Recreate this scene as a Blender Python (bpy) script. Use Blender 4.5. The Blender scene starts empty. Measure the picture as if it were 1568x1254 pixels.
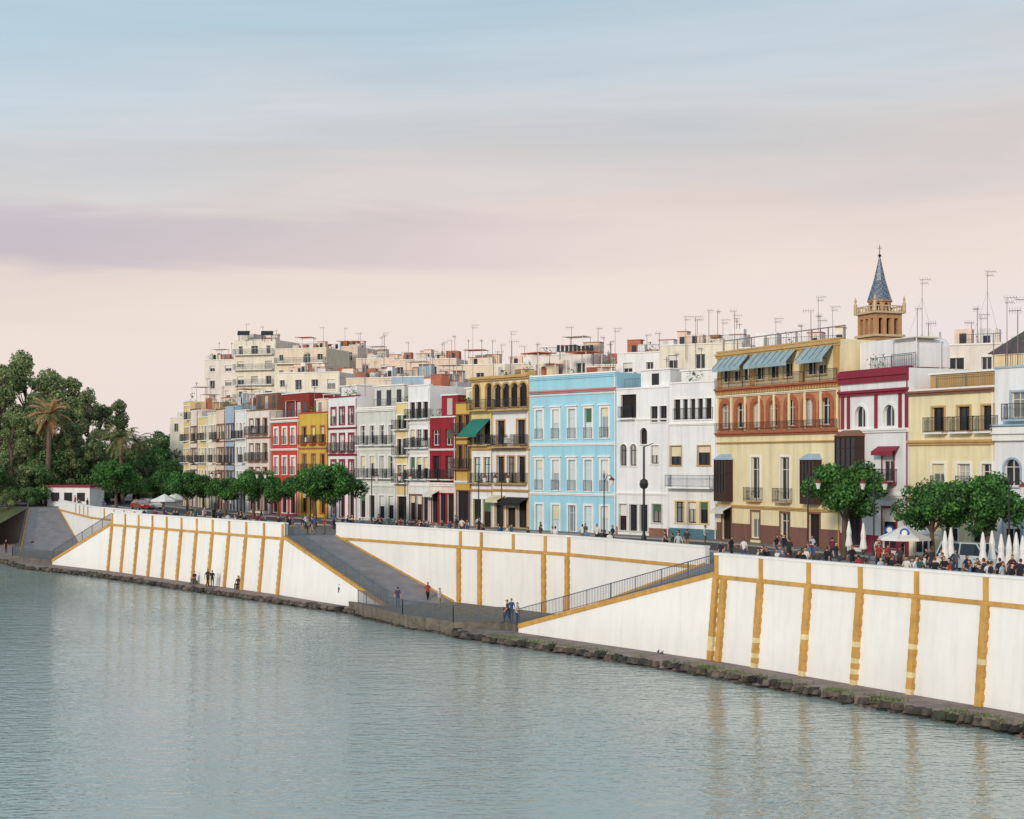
import bpy, bmesh, math, random
import numpy as np
from mathutils import Vector, Matrix
random.seed(7); np.random.seed(7)
scene=bpy.context.scene
FP=2265.0; CX=784.0; HY=706.0; CH=13.0     # survey constants: focal, principal bearing, horizon, eye height (m)

# ------------------------------------------------------------------ materials
def lin(c):
    return tuple(((v/255)/12.92 if v/255<=0.04045 else ((v/255+0.055)/1.055)**2.4) for v in c)
MATS={}
def newmat(name):
    m=bpy.data.materials.new(name); m.use_nodes=True
    nt=m.node_tree; b=nt.nodes['Principled BSDF']; MATS[name]=m
    return m,nt,b
def paint(name,rgb,rough=.8,var=.14,streak=.18,scale=.5,bump=.15,metal=0.0):
    if name in MATS: return MATS[name]
    m,nt,b=newmat(name); L=nt.links.new
    c=lin(rgb)
    tc=nt.nodes.new('ShaderNodeTexCoord')
    n1=nt.nodes.new('ShaderNodeTexNoise'); n1.inputs['Scale'].default_value=scale; n1.inputs['Detail'].default_value=7; n1.inputs['Roughness'].default_value=.65
    L(tc.outputs['Object'],n1.inputs['Vector'])
    mp=nt.nodes.new('ShaderNodeMapping'); mp.inputs['Scale'].default_value=(2.2,2.2,.18); L(tc.outputs['Object'],mp.inputs['Vector'])
    n2=nt.nodes.new('ShaderNodeTexNoise'); n2.inputs['Scale'].default_value=1.0; n2.inputs['Detail'].default_value=5; L(mp.outputs[0],n2.inputs['Vector'])
    r1=nt.nodes.new('ShaderNodeMapRange'); r1.inputs[1].default_value=.3; r1.inputs[2].default_value=.7; r1.inputs[3].default_value=1-var; r1.inputs[4].default_value=1+var*.5; L(n1.outputs[0],r1.inputs[0])
    r2=nt.nodes.new('ShaderNodeMapRange'); r2.inputs[1].default_value=.45; r2.inputs[2].default_value=.75; r2.inputs[3].default_value=1; r2.inputs[4].default_value=1-streak; L(n2.outputs[0],r2.inputs[0])
    mu=nt.nodes.new('ShaderNodeMath'); mu.operation='MULTIPLY'; L(r1.outputs[0],mu.inputs[0]); L(r2.outputs[0],mu.inputs[1])
    vm=nt.nodes.new('ShaderNodeVectorMath'); vm.operation='SCALE'; vm.inputs[0].default_value=c; L(mu.outputs[0],vm.inputs['Scale'])
    L(vm.outputs[0],b.inputs['Base Color'])
    b.inputs['Roughness'].default_value=rough; b.inputs['Metallic'].default_value=metal
    if bump:
        n3=nt.nodes.new('ShaderNodeTexNoise'); n3.inputs['Scale'].default_value=6; n3.inputs['Detail'].default_value=4; L(tc.outputs['Object'],n3.inputs['Vector'])
        bp=nt.nodes.new('ShaderNodeBump'); bp.inputs['Strength'].default_value=bump; bp.inputs['Distance'].default_value=.05; L(n3.outputs[0],bp.inputs['Height']); L(bp.outputs[0],b.inputs['Normal'])
    return m
def island(name,cols,rough=.6,pos=None,noise=0,trans=0):
    m,nt,b=newmat(name); L=nt.links.new
    g=nt.nodes.new('ShaderNodeNewGeometry'); r=nt.nodes.new('ShaderNodeValToRGB')
    el=r.color_ramp.elements
    while len(el)<len(cols): el.new(.5)
    for i,cc in enumerate(cols):
        el[i].position=(pos[i] if pos else i/max(1,len(cols)-1)); el[i].color=(*lin(cc),1)
    L(g.outputs['Random Per Island'],r.inputs[0])
    out=r.outputs[0]
    if noise:
        tc=nt.nodes.new('ShaderNodeTexCoord'); n=nt.nodes.new('ShaderNodeTexNoise'); n.inputs['Scale'].default_value=noise; n.inputs['Detail'].default_value=3
        L(tc.outputs['Object'],n.inputs['Vector'])
        mr=nt.nodes.new('ShaderNodeMapRange'); mr.inputs[1].default_value=.35; mr.inputs[2].default_value=.65; mr.inputs[3].default_value=.5; mr.inputs[4].default_value=1.4; L(n.outputs[0],mr.inputs[0])
        vm=nt.nodes.new('ShaderNodeVectorMath'); vm.operation='SCALE'; L(out,vm.inputs[0]); L(mr.outputs[0],vm.inputs['Scale']); out=vm.outputs[0]
    L(out,b.inputs['Base Color']); b.inputs['Roughness'].default_value=rough
    if trans:
        t=nt.nodes.new('ShaderNodeBsdfTranslucent'); L(out,t.inputs[0]); mx=nt.nodes.new('ShaderNodeMixShader'); mx.inputs[0].default_value=trans
        L(b.outputs[0],mx.inputs[1]); L(t.outputs[0],mx.inputs[2]); L(mx.outputs[0],nt.nodes['Material Output'].inputs[0])
    return m
WHITE=paint('white_render',(234,235,235),var=.08,streak=.16)
WALLW=paint('embankment_white',(238,237,233),var=.07,streak=.09,scale=.25,bump=.05)
OCHRE=paint('embankment_ochre',(204,158,82),var=.24,streak=.25,scale=1.2)
OCHREL=paint('embankment_ochre_patch',(232,212,158),var=.2,streak=.25,scale=1.2)
TRIMW=paint('trim_white',(238,237,233),var=.04,streak=.1)
FRAME=paint('painted_wood',(222,220,214),var=.05,streak=.0,bump=0)
FRAMED=paint('dark_wood',(62,42,34),var=.1,streak=0,bump=0)
IRON=paint('iron',(32,36,40),rough=.5,var=.1,streak=0,bump=0)
IRONG=paint('railing_grey',(80,90,102),rough=.5,var=.1,streak=0,bump=0)
STEEL=paint('mast_steel',(130,120,118),rough=.5,var=.1,streak=0,bump=0)
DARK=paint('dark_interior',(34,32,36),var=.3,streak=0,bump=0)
TERRA=paint('terracotta',(186,114,86),var=.25,streak=.1,scale=2)
TEAL=paint('awning_greyblue',(156,178,184),var=.12,streak=.3)
GREENAW=paint('awning_green',(36,120,108),var=.1,streak=.1)
PAVE=paint('promenade_paving',(128,120,116),var=.2,streak=0,scale=1)
ASPH=paint('ramp_asphalt',(132,127,130),var=.3,streak=0,scale=.8)
ROADM=paint('road_asphalt',(70,70,74),var=.2,streak=0,scale=.8)
QUAYM=paint('quay_paving',(142,124,118),var=.5,streak=0,scale=.9,bump=.5)
STONE=island('quay_stone',[(38,38,38),(74,68,62),(100,88,80),(52,58,44)],.9,noise=2)
LANDM=paint('landing_masonry',(118,110,98),var=.5,streak=.4,scale=1.8,bump=.8)
GLASS=island('window_glass',[(24,30,38),(44,54,64),(30,34,40),(150,152,150),(200,198,192)],.12,pos=[0,.35,.62,.82,1])
GLASSL=island('window_shutter_light',[(206,222,228),(188,206,214),(226,232,234),(100,118,130)],.4,pos=[0,.4,.75,1])
BRICK=paint('brick_orange',(172,98,66),var=.25,streak=.1,scale=3)
BRICKL=paint('brick_pale',(198,142,104),var=.25,streak=.1,scale=3)
CHAIR=paint('chair_aluminium',(112,116,122),var=.1,streak=0,bump=0)

class Acc:
    def __init__(s): s.p={}
    def add(s,vs,fs,mat,part=None):
        k=(part or mat.name,mat.name)
        v,f=s.p.setdefault(k,([],[])); o=len(v)
        v.extend([tuple(x) for x in vs]); f.extend([tuple(i+o for i in q) for q in fs])
    def prism(s,bot,top,mat,part=None,caps=True):
        n=len(bot); fs=[(i,(i+1)%n,n+(i+1)%n,n+i) for i in range(n)]
        if caps: fs+= [tuple(range(n-1,-1,-1)),tuple(range(n,2*n))]
        s.add(list(bot)+list(top),fs,mat,part)
    def beam(s,a,b,r,mat,part=None,n=4,r2=None):
        a=Vector(a);b=Vector(b);d=(b-a)
        if d.length<1e-6:return
        d.normalize(); up=Vector((0,0,1)) if abs(d.z)<.9 else Vector((1,0,0))
        x=d.cross(up).normalized(); y=d.cross(x); r2=r if r2 is None else r2
        ph=math.pi/4 if n==4 else 0
        R=[(a+(x*math.cos(2*math.pi*i/n+ph)+y*math.sin(2*math.pi*i/n+ph))*r) for i in range(n)]
        T=[(b+(x*math.cos(2*math.pi*i/n+ph)+y*math.sin(2*math.pi*i/n+ph))*r2) for i in range(n)]
        s.prism(R,T,mat,part)
    def box(s,c,sx,sy,sz,mat,part=None,rot=0):
        ca,sa=math.cos(rot),math.sin(rot); vs=[]
        for z in (c[2],c[2]+sz):
            for (x,y) in ((-sx/2,-sy/2),(sx/2,-sy/2),(sx/2,sy/2),(-sx/2,sy/2)):
                vs.append((c[0]+x*ca-y*sa,c[1]+x*sa+y*ca,z))
        s.prism(vs[:4],vs[4:],mat,part)
    def lathe(s,c,prof,mat,n=12,part=None):
        vs=[];fs=[]
        for r,z in prof:
            for i in range(n):
                a=2*math.pi*i/n; vs.append((c[0]+r*math.cos(a),c[1]+r*math.sin(a),c[2]+z))
        for j in range(len(prof)-1):
            for i in range(n):
                fs.append((j*n+i,j*n+(i+1)%n,(j+1)*n+(i+1)%n,(j+1)*n+i))
        s.add(vs,fs,mat,part)
    def rail(s,P,Q,h,mat,sp=.16,r=.014,part='railing',post=2.0):
        P=Vector(P);Q=Vector(Q);L=(Q-P).length
        if L<.05:return
        up=Vector((0,0,h)); s.beam(P+up,Q+up,r*2,mat,part); s.beam(P+Vector((0,0,.1)),Q+Vector((0,0,.1)),r*1.4,mat,part)
        n=max(1,int(L/sp))
        for i in range(n+1):
            p=P.lerp(Q,i/n); s.beam(p,p+up,r,mat,part)
        n=max(1,int(L/post))
        for i in range(n+1):
            p=P.lerp(Q,i/n); s.beam(p-Vector((0,0,.05)),p+up*1.04,r*2.2,mat,part)
    def mesh(s,name,keys=None):
        me=bpy.data.meshes.new(name); V=[];Fc=[];mi=[];ml=[]
        for k,(v,f) in s.p.items():
            if keys and k not in keys: continue
            if k[1] not in ml: ml.append(k[1])
            o=len(V);V+=v;Fc+=[tuple(i+o for i in q) for q in f]; mi+=[ml.index(k[1])]*len(f)
        me.from_pydata(V,[],Fc)
        for m in ml: me.materials.append(MATS[m])
        me.polygons.foreach_set('material_index',mi); me.update()
        bm=bmesh.new(); bm.from_mesh(me); bmesh.ops.recalc_face_normals(bm,faces=bm.faces); bm.to_mesh(me); bm.free()
        return me
    def single(s,name,loc=None,rot=0):
        o=bpy.data.objects.new(name,s.mesh(name)); scene.collection.objects.link(o)
        if loc is not None: o.location=loc
        o.rotation_euler[2]=rot
        return o
    def group(s,name,loc=(0,0,0)):
        e=bpy.data.objects.new(name,None); scene.collection.objects.link(e); e.location=loc; e.empty_display_size=1
        parts={}
        for k in s.p: parts.setdefault(k[0],[]).append(k)
        for pn,ks in parts.items():
            o=bpy.data.objects.new(pn,s.mesh(pn,ks)); scene.collection.objects.link(o); o.parent=e
            o.matrix_parent_inverse=Matrix.Translation(Vector(loc)).inverted()
        return e
def link(me,name,loc,rot=0,sc=1,color=None):
    o=bpy.data.objects.new(name,me); scene.collection.objects.link(o); o.location=loc; o.rotation_euler[2]=rot
    o.scale=(sc,sc,sc) if not hasattr(sc,'__len__') else sc
    if color: o.color=(*color,1)
    return o

LEAF=island('leaves_dark',[(36,76,34),(54,104,44),(78,130,56),(104,152,72)],.6,noise=.6,trans=.25)
LEAFE=island('leaves_eucalyptus',[(88,110,74),(116,136,92),(146,160,108),(180,182,134)],.75,noise=.3,trans=.38)
LEAFM=island('leaves_broad',[(56,92,52),(80,118,66),(106,142,82),(134,160,98)],.7,noise=.4,trans=.3)
LEAFP=island('leaves_palm',[(80,108,66),(120,136,86),(156,144,96)],.7,noise=.4,trans=.2)
LEAFO=island('leaves_dry',[(168,124,82),(188,146,104),(130,104,76)],.8)
BARK=paint('bark',(104,88,74),var=.3,streak=.3,scale=3,bump=.6)

# ------------------------------------------------------------------ buildings
FL=[(-66,262),(-51,230),(-35.8,200),(-18,174),(-5.9,160),(1.85,149.6),(19.3,130),(30.4,104.7),(41.8,87),(60,60)]
def hit(px,line):
    k=(px-CX)/FP
    for (ax,ay),(bx,by) in zip(line[:-1],line[1:]):
        dx,dy=bx-ax,by-ay; den=dx-k*dy
        if abs(den)<1e-9: continue
        t=(k*ay-ax)/den
        if -1e-6<=t<=1+1e-6: return Vector((ax+dx*t,ay+dy*t))
    raise ValueError(px)
def zat(py,Y): return CH-(py-HY)/FP*Y
class Bld(Acc):
    def __init__(s,name,px0,px1,wall,trim=None,line=FL,depth=12,A=None,B=None):
        super().__init__(); s.name=name; s.wall=wall; s.trim=trim or TRIMW; s.depth=depth; s.zones=[]
        s.A=A or hit(px0,line); s.B=B or hit(px1,line); d=s.B-s.A; s.L=d.length; s.u=d/s.L; s.n=Vector((s.u.y,-s.u.x))
        s.ops=[]; s.base=5.9
    def wm(s,z):
        for a,b,m in s.zones:
            if a<z<b: return m
        return s.wall
    def uof(s,px):
        k=(px-CX)/FP; return (k*s.A.y-s.A.x)/(s.u.x-k*s.u.y)
    def Y(s,px): return s.A.y+s.u.y*s.uof(px)
    def z(s,px,py): return zat(py,s.Y(px))
    def P(s,u,z,d=0):
        q=s.A+s.u*u+s.n*d; return (q.x,q.y,z)
    def bx(s,u0,u1,z0,z1,d0,d1,mat,part=None):
        if u1<=u0 or z1<=z0: return
        s.prism([s.P(u0,z0,d1),s.P(u1,z0,d1),s.P(u1,z0,d0),s.P(u0,z0,d0)],[s.P(u0,z1,d1),s.P(u1,z1,d1),s.P(u1,z1,d0),s.P(u0,z1,d0)],mat,part)
    def cornice(s,z,h=.3,d=.3,mat=None,u0=None,u1=None):
        u0=.02 if u0 is None else u0; u1=s.L-.02 if u1 is None else u1
        s.bx(u0,u1,z,z+h*.5,-.02,d*.6,mat or s.trim,'trim'); s.bx(u0,u1,z+h*.5+.001,z+h,-.02,d,mat or s.trim,'trim')
    def row(s,pxs,pt,pb,w=1.0,arch=False,sur=None,st=.14,balc=None,glass=None,frame=None,ref=None,hood=False):
        ref=ref or pxs[0]; z1=s.z(ref,pt); z0=max(6.02,s.z(ref,pb))
        for p in pxs: s.opening(s.uof(p),w,z0,z1,arch,sur,st,balc,glass,frame,hood)
    def opening(s,uc,w,z0,z1,arch=False,sur=None,st=.14,balc=None,glass=None,frame=None,hood=False):
        u0=max(.12,uc-w/2);u1=min(s.L-.12,uc+w/2)
        if u1-u0<.2: return
        for o in s.ops:
            if not(u1<=o[0] or u0>=o[1] or z1<=o[2] or z0>=o[3]): return
        s.ops.append((u0,u1,z0,z1)); sur=sur or s.trim; glass=glass or GLASS; frame=frame or FRAME
        D=-.24; w=u1-u0; uc=(u0+u1)/2; r=w/2; W=s.wm((z0+z1)/2)
        for a,b in (((u0,z0),(u0,z1)),((u1,z0),(u1,z1)),((u0,z0),(u1,z0)),((u0,z1),(u1,z1))):
            s.add([s.P(a[0],a[1],0),s.P(b[0],b[1],0),s.P(b[0],b[1],D),s.P(a[0],a[1],D)],[(0,1,2,3)],W,'walls')
        s.add([s.P(u0,z0,D),s.P(u1,z0,D),s.P(u1,z1,D),s.P(u0,z1,D)],[(0,1,2,3)],glass,'windows')
        f=.06
        for a,b,c,d in ((u0,u0+f,z0,z1),(u1-f,u1,z0,z1),(u0+f,u1-f,z0,z0+f*1.5),(u0+f,u1-f,z1-f,z1),(uc-f*.5,uc+f*.5,z0+f*1.5,z1-f)):
            s.bx(a,b,c,d,D+.005,D+.07,frame,'window_frames')
        if z1-z0>1.7 and w<3: s.bx(u0+f,uc-f*.5,z0+(z1-z0)*.7,z0+(z1-z0)*.7+.05,D+.006,D+.06,frame,'window_frames'); s.bx(uc+f*.5,u1-f,z0+(z1-z0)*.7,z0+(z1-z0)*.7+.05,D+.006,D+.06,frame,'window_frames')
        if arch:
            zc=z1-r; N=8; pts=[(uc-r*math.cos(math.pi*i/(2*N)),zc+r*math.sin(math.pi*i/(2*N))) for i in range(N+1)]
            for sg in (1,-1):
                pp=[(uc+sg*(a-uc),b) for a,b in pts]; cor=(u0 if sg==1 else u1,z1)
                for i in range(N):
                    s.add([s.P(*cor,-.003),s.P(*pp[i],-.003),s.P(*pp[i+1],-.003)],[(0,1,2)],W,'walls')
                    s.add([s.P(*pp[i],-.003),s.P(*pp[i+1],-.003),s.P(*pp[i+1],D),s.P(*pp[i],D)],[(0,1,2,3)],W,'walls')
                R=r+st; qq=[(uc-sg*R*math.cos(math.pi*i/(2*N)),zc+R*math.sin(math.pi*i/(2*N))) for i in range(N+1)]
                for i in range(N):
                    s.add([s.P(*pp[i],.06),s.P(*pp[i+1],.06),s.P(*qq[i+1],.06),s.P(*qq[i],.06)],[(0,1,2,3)],sur,'trim')
                    s.add([s.P(*qq[i],.06),s.P(*qq[i+1],.06),s.P(*qq[i+1],0),s.P(*qq[i],0)],[(0,1,2,3)],sur,'trim')
            s.bx(u0-st,u0-.001,z0,zc,-.02,.06,sur,'trim'); s.bx(u1+.001,u1+st,z0,zc,-.02,.06,sur,'trim')
        elif st>0:
            s.bx(u0-st,u0-.001,z0,z1,-.02,.06,sur,'trim'); s.bx(u1+.001,u1+st,z0,z1,-.02,.06,sur,'trim'); s.bx(u0-st,u1+st,z1+.001,z1+st,-.02,.07,sur,'trim')
        s.bx(u0-st-.03,u1+st+.03,z0-.1,z0-.001,-.02,.12,sur,'trim')
        if hood: s.bx(u0-st-.1,u1+st+.1,z1+st+.05,z1+st+.18,-.02,.22,sur,'trim')
        if w<1.6 and not arch and random.random()<.3:
            hh=(z1-z0)*random.uniform(.25,.6); s.bx(u0+f,u1-f,z1-hh,z1-f,D+.075,D+.1,random.choice([FRAME,cream_blind,GREENB]),'blinds')
        if z0<6.3 and w>1.05 and random.random()<.3:
            s.awning(u0-.3,min(s.L-.1,u1+.3),z1+.35,z1-.1,1.1,random.choice([cream_blind,UWC,GREENAW,maroon_c,DARK]))
        if balc=='each' and z0>9 and random.random()<.1 and u1+1<s.L: s.bx(u1+.3,u1+1.0,z0+.1,z0+.65,0,.35,FRAME,'cooling_units')
        if balc=='j':
            s.rail(s.P(u0-.05,z0,.14),s.P(u1+.05,z0,.14),1.0,IRON,.13,.012,'balcony_railing')
        elif balc:
            dd=.6; a,b=u0-.35,u1+.35
            s.bx(a,b,z0-.22,z0-.102,.0,dd,s.trim,'balconies')
            for p,q in (((a,0),(a,dd)),((a,dd),(b,dd)),((b,dd),(b,0))):
                s.rail(s.P(p[0],z0-.1,p[1]-.02*(p[1]>0)),s.P(q[0],z0-.1,q[1]-.02*(q[1]>0)),1.05,IRON,.12,.014,'balcony_railing')
            if random.random()<.25:
                for k in range(22):
                    c=Vector(s.P(random.uniform(a,b),z0+random.uniform(0,.7),dd-.1+random.uniform(-.15,.15))); r_=.12
                    s.add([c+Vector([random.uniform(-r_,r_) for _ in range(3)]) for _ in range(3)],[(0,1,2)],LEAF,'balcony_plants')
    def gallery(s,u0,u1,z,dd=.9,mat=None):
        s.bx(u0,u1,z-.15,z,-.02,dd,s.trim,'balconies')
        for p,q in (((u0,0),(u0,dd)),((u0,dd),(u1,dd)),((u1,dd),(u1,0))):
            s.rail(s.P(p[0],z,p[1]),s.P(q[0],z,q[1]),1.05,mat or IRON,.13,.014,'balcony_railing')
    def bay(s,pxc,pt,pb,w,mat,roofm,d=.75):
        uc=s.uof(pxc); z1=s.z(pxc,pt); z0=s.z(pxc,pb); a,b=uc-w/2,uc+w/2
        s.bx(a+.06,b-.06,z0,z1,0,d-.06,GLASS,'bay_window'); s.bx(a,b,z0-.2,z0+.6,0,d,mat,'bay_window'); s.bx(a,b,z1-.15,z1,0,d,mat,'bay_window')
        for i in range(5):
            x=a+(b-a-.08)*i/4; s.bx(x,x+.08,z0+.6,z1-.15,0,d,mat,'bay_window')
        s.bx(a,b,(z0+z1)/2+.5,(z0+z1)/2+.56,0,d,mat,'bay_window')
        s.prism([s.P(a-.1,z1,d+.1),s.P(b+.1,z1,d+.1),s.P(b+.1,z1,0),s.P(a-.1,z1,0)],[s.P(a+.25,z1+.5,.2),s.P(b-.25,z1+.5,.2),s.P(b-.25,z1+.5,0),s.P(a+.25,z1+.5,0)],roofm,'bay_window')
    def awning(s,u0,u1,zt,zb,d,mat):
        s.prism([s.P(u0,zt,.02),s.P(u1,zt,.02),s.P(u1,zb,d),s.P(u0,zb,d)],[s.P(u0,zt+.04,.02),s.P(u1,zt+.04,.02),s.P(u1,zb+.04,d),s.P(u0,zb+.04,d)],mat,'awnings')
        s.prism([s.P(u0,zb-.25,d),s.P(u1,zb-.25,d),s.P(u1,zb-.25,d-.02),s.P(u0,zb-.25,d-.02)],[s.P(u0,zb,d),s.P(u1,zb,d),s.P(u1,zb,d-.02),s.P(u0,zb,d-.02)],mat,'awnings')
    def plinth(s,h,mat):
        us=sorted([(o[0]-.2,o[1]+.2) for o in s.ops if o[2]<6+h]); x=.02
        for a,b in us+[(s.L-.02,None)]:
            s.bx(x,a,5.95,6+h,-.02,.07,mat,'plinth'); x=b
    def shell(s,H):
        us=sorted({0.01,s.L-.01,*[o[0] for o in s.ops],*[o[1] for o in s.ops]}); zs=sorted({s.base,H,*[o[2] for o in s.ops],*[o[3] for o in s.ops],*[z for q in s.zones for z in q[:2] if s.base<z<H]})
        for i in range(len(us)-1):
            for j in range(len(zs)-1):
                cu=(us[i]+us[i+1])/2; cz=(zs[j]+zs[j+1])/2
                if cz>H or any(o[0]<cu<o[1] and o[2]<cz<o[3] for o in s.ops): continue
                s.add([s.P(us[i],zs[j]),s.P(us[i+1],zs[j]),s.P(us[i+1],zs[j+1]),s.P(us[i],zs[j+1])],[(0,1,2,3)],s.wm(cz),'walls')
        a,b,D=.01,s.L-.01,-s.depth
        s.add([s.P(a,s.base),s.P(a,H),s.P(a,H,D),s.P(a,s.base,D)],[(0,1,2,3)],s.wall,'walls')
        s.add([s.P(b,s.base),s.P(b,H),s.P(b,H,D),s.P(b,s.base,D)],[(0,1,2,3)],s.wall,'walls')
        s.add([s.P(a,s.base,D),s.P(b,s.base,D),s.P(b,H,D),s.P(a,H,D)],[(0,1,2,3)],s.wall,'walls')
        s.add([s.P(a,H,-.01),s.P(b,H,-.01),s.P(b,H,D),s.P(a,H,D)],[(0,1,2,3)],TERRA,'roof')
        s.beam(s.P(b-.15,6,.08),s.P(b-.15,H-.2,.08),.05,s.trim,'downpipe')
    def pent(s,px0,px1,py,back=1.5,mat=None,wins=True,dep=5,z1=None):
        u0=max(.3,s.uof(px0));u1=min(s.L-.1,s.uof(px1)); z1=z1 or s.z(px0,py); s.bx(u0,u1,s.H+.001,z1,-back-dep,-back,mat or s.wall,'roof_terrace_room')
        s.bx(u0-.1,u1+.1,z1,z1+.14,-back-dep-.1,-back+.15,TRIMW,'roof_terrace_room')
        if wins and z1-s.H>1.6:
            n=max(1,int((u1-u0)/1.9))
            for i in range(n):
                c=u0+(u1-u0)*(i+.5)/n; s.bx(c-.45,c+.45,s.H+.3,min(s.H+2.1,z1-.3),-back-.05,-back+.02,GLASS,'windows')
    def antenna(s,u,z,h,d=-3):
        p=Vector(s.P(u,z,d)); q=p+Vector((0,0,h)); s.beam(p,q,.035,STEEL,'antenna',n=5); a=random.random()*6.28
        dr=Vector((math.cos(a),math.sin(a)*.5,0)); L=random.uniform(.5,.9)
        s.beam(q-dr*L*.3,q+dr*L,.025,STEEL,'antenna')
        pr=Vector((-dr.y,dr.x,0)).normalized()
        for i in range(5):
            c=q+dr*L*(-.3+i*.3); s.beam(c-pr*.3+Vector((0,0,-.02)),c+pr*.3,.014,STEEL,'antenna')
            s.beam(c-Vector((0,0,.25)),c+Vector((0,0,.25)),.012,STEEL,'antenna')
    def clutter(s,n=4,ant=2,H=None,dmin=1.5,rail=True):
        H=H or s.H
        for i in range(n):
            u=random.uniform(.8,max(.9,s.L-.8)); d=-random.uniform(min(dmin,s.depth*.3),min(s.depth-2,dmin+5)); w=random.uniform(.5,2.4); h=random.uniform(.5,1.9); m=random.choice([WHITE,peach,s.wall,s.wall,bcream,TERRA])
            ua,ub=max(0.1,u-w/2),min(s.L-.1,u+w/2)
            s.bx(ua,ub,H+.001,H+h,d-random.uniform(.5,1.5),d,m,'roof_boxes')
            if random.random()<.5: s.bx(max(.1,u-w/2-.06),min(s.L-.1,u+w/2+.06),H+h+.001,H+h+.1,d-1.2,d+.06,TERRA,'roof_boxes')
            if h>1.3: s.bx((ua+ub)/2-.3,(ua+ub)/2+.3,H+.3,H+1.2,d-.02,d+.02,GLASS,'windows')
        for i in range(ant): s.antenna(random.uniform(.5,max(.6,s.L-.5)),H,random.uniform(2,4.2),-random.uniform(1,min(5,s.depth-.5)))
        if rail and random.random()<.6:
            a=random.uniform(.3,s.L*.4); s.rail(s.P(a,H,-.5),s.P(s.L-.3,H,-.5),1.0,IRONG,.2,.014,'roof_railing')
        if random.random()<.3:
            a=random.uniform(.3,max(.4,s.L-3)); e=min(s.L-.2,a+2.8)
            for uu in (a,e):
                for dd in (-1.2,-3.4): s.beam(s.P(uu,H,dd),s.P(uu,H+2.3,dd),.05,FRAME,'pergola')
            s.bx(a-.1,e+.1,H+2.3,H+2.38,-3.5,-1.1,random.choice([FRAME,TERRA,UWC]),'pergola')
        for rep in range(2):
            if random.random()<.45:
                u=random.uniform(.5,max(.6,s.L-1)); hh=random.uniform(.7,1.6)
                for k in range(40):
                    c=Vector(s.P(u+random.gauss(0,.45),H+random.uniform(.1,hh),-.8+random.uniform(-.4,.4))); r=.16
                    v=[c+Vector([random.uniform(-r,r) for _ in range(3)]) for _ in range(3)]; s.add(v,[(0,1,2)],LEAF,'roof_plants')
    def done(s,H,cop=True,clut=4,ant=2):
        s.H=H; s.shell(H)
        if cop: s.bx(-.0,s.L,H+.001,H+.14,-.4,.1,s.trim,'trim')
        s.clutter(clut,ant)
    def fin(s): 
        c=(s.A+s.B)/2; return s.group(s.name,(c.x,c.y,6))

C=lambda n,c,**k: paint(n,c,**k)
cream_blind=C('blind_cream',(226,214,180),bump=0); GREENB=C('blind_green',(70,110,80),bump=0); UWC=C('canvas_cream',(226,222,210),bump=0); maroon_c=C('canvas_maroon',(130,44,50),bump=0)
blue=C('facade_sky_blue',(160,212,230),var=.08,streak=.14); yel=C('facade_yellow',(238,224,182),var=.1,streak=.18); cream=C('facade_cream',(238,228,200)); och=C('facade_ochre',(208,172,88))
crim=C('facade_crimson',(150,30,48)); gre=C('facade_grey',(212,214,208)); redor=C('facade_red',(198,70,58)); ylo=C('facade_lemon',(230,208,148)); peach=C('facade_peach',(232,210,190)); beige=C('facade_beige',(230,214,190))
bluegrey=C('facade_bluegrey',(164,190,208)); pinkw=C('facade_pinkwhite',(234,224,216)); brown=C('plinth_brown',(126,88,76)); tealp=C('plinth_teal',(76,120,130)); maroon=C('trim_maroon',(142,42,62)); salmon=C('trim_salmon',(200,134,128)); ochtrim=C('trim_ochre',(198,162,104)); bcream=C('facade_pale',(236,228,210)); brownb=C('facade_brown',(142,98,78))

# --- blue
b=Bld('sky_blue_apartment_building',812,944,blue,depth=6); P5=[826,851,876,901,926]
b.row(P5,628,672,1.0,glass=GLASSL,balc='j',st=.2,hood=True); b.row(P5,704,750,1.0,glass=GLASSL,balc='j',st=.2,hood=True); b.row(P5,772,812,1.05,glass=GLASSL,st=.18)
H=b.z(812,578); b.cornice(b.z(812,604),.3,.3,salmon); b.cornice(b.z(812,608),.12,.18); b.cornice(b.z(812,683),.25,.2); b.cornice(b.z(812,757),.25,.2); b.cornice(H-.35,.3,.2,blue)
b.done(H,clut=2,ant=1); b.fin()
# --- big yellow
b=Bld('yellow_arcaded_building',1098,1287,yel,ochtrim,depth=3.5)
H=b.z(1100,541); zc=b.z(1100,602); b.zones=[(b.z(1100,668),zc-.3,BRICKL)]
for a in ([1112,1128,1143],[1163,1185,1207],[1242,1258,1272]): b.row(a,565,586,1.25,ref=1112,st=.1,glass=DARK,frame=FRAME)
b.row([1111,1134,1159,1184,1211,1238,1265],618,656,1.15,arch=True,sur=BRICK,st=.42,frame=FRAME)
b.row([1157,1202],700,764,1.25,sur=TRIMW,balc='each'); b.row([1157,1202],783,824,1.2,sur=brown); b.row([1113,1247],780,826,1.4,sur=brown,glass=DARK,frame=FRAMED)
b.bay(1113,704,764,1.9,FRAMED,bluegrey); b.bay(1247,704,768,1.9,FRAMED,bluegrey)
b.cornice(zc,.35,.4,BRICK); b.cornice(zc-.45,.2,.2,cream); b.cornice(b.z(1100,668),.3,.35,BRICK); b.cornice(b.z(1100,680),.15,.2,ochtrim)
b.cornice(b.z(1100,776),.25,.2,ochtrim); b.cornice(H-.5,.4,.3,ochtrim)
n=46
for i in range(n): u=b.L*(i+.5)/n; b.bx(u-.1,u+.1,zc-.2,zc,0,.25,ochtrim,'trim')
for i in range(9):
    u=.15+(b.L-.5)*i/8; b.bx(u-.1,u+.16,b.z(1100,661),zc-.46,-.02,.09,yel,'trim')
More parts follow.
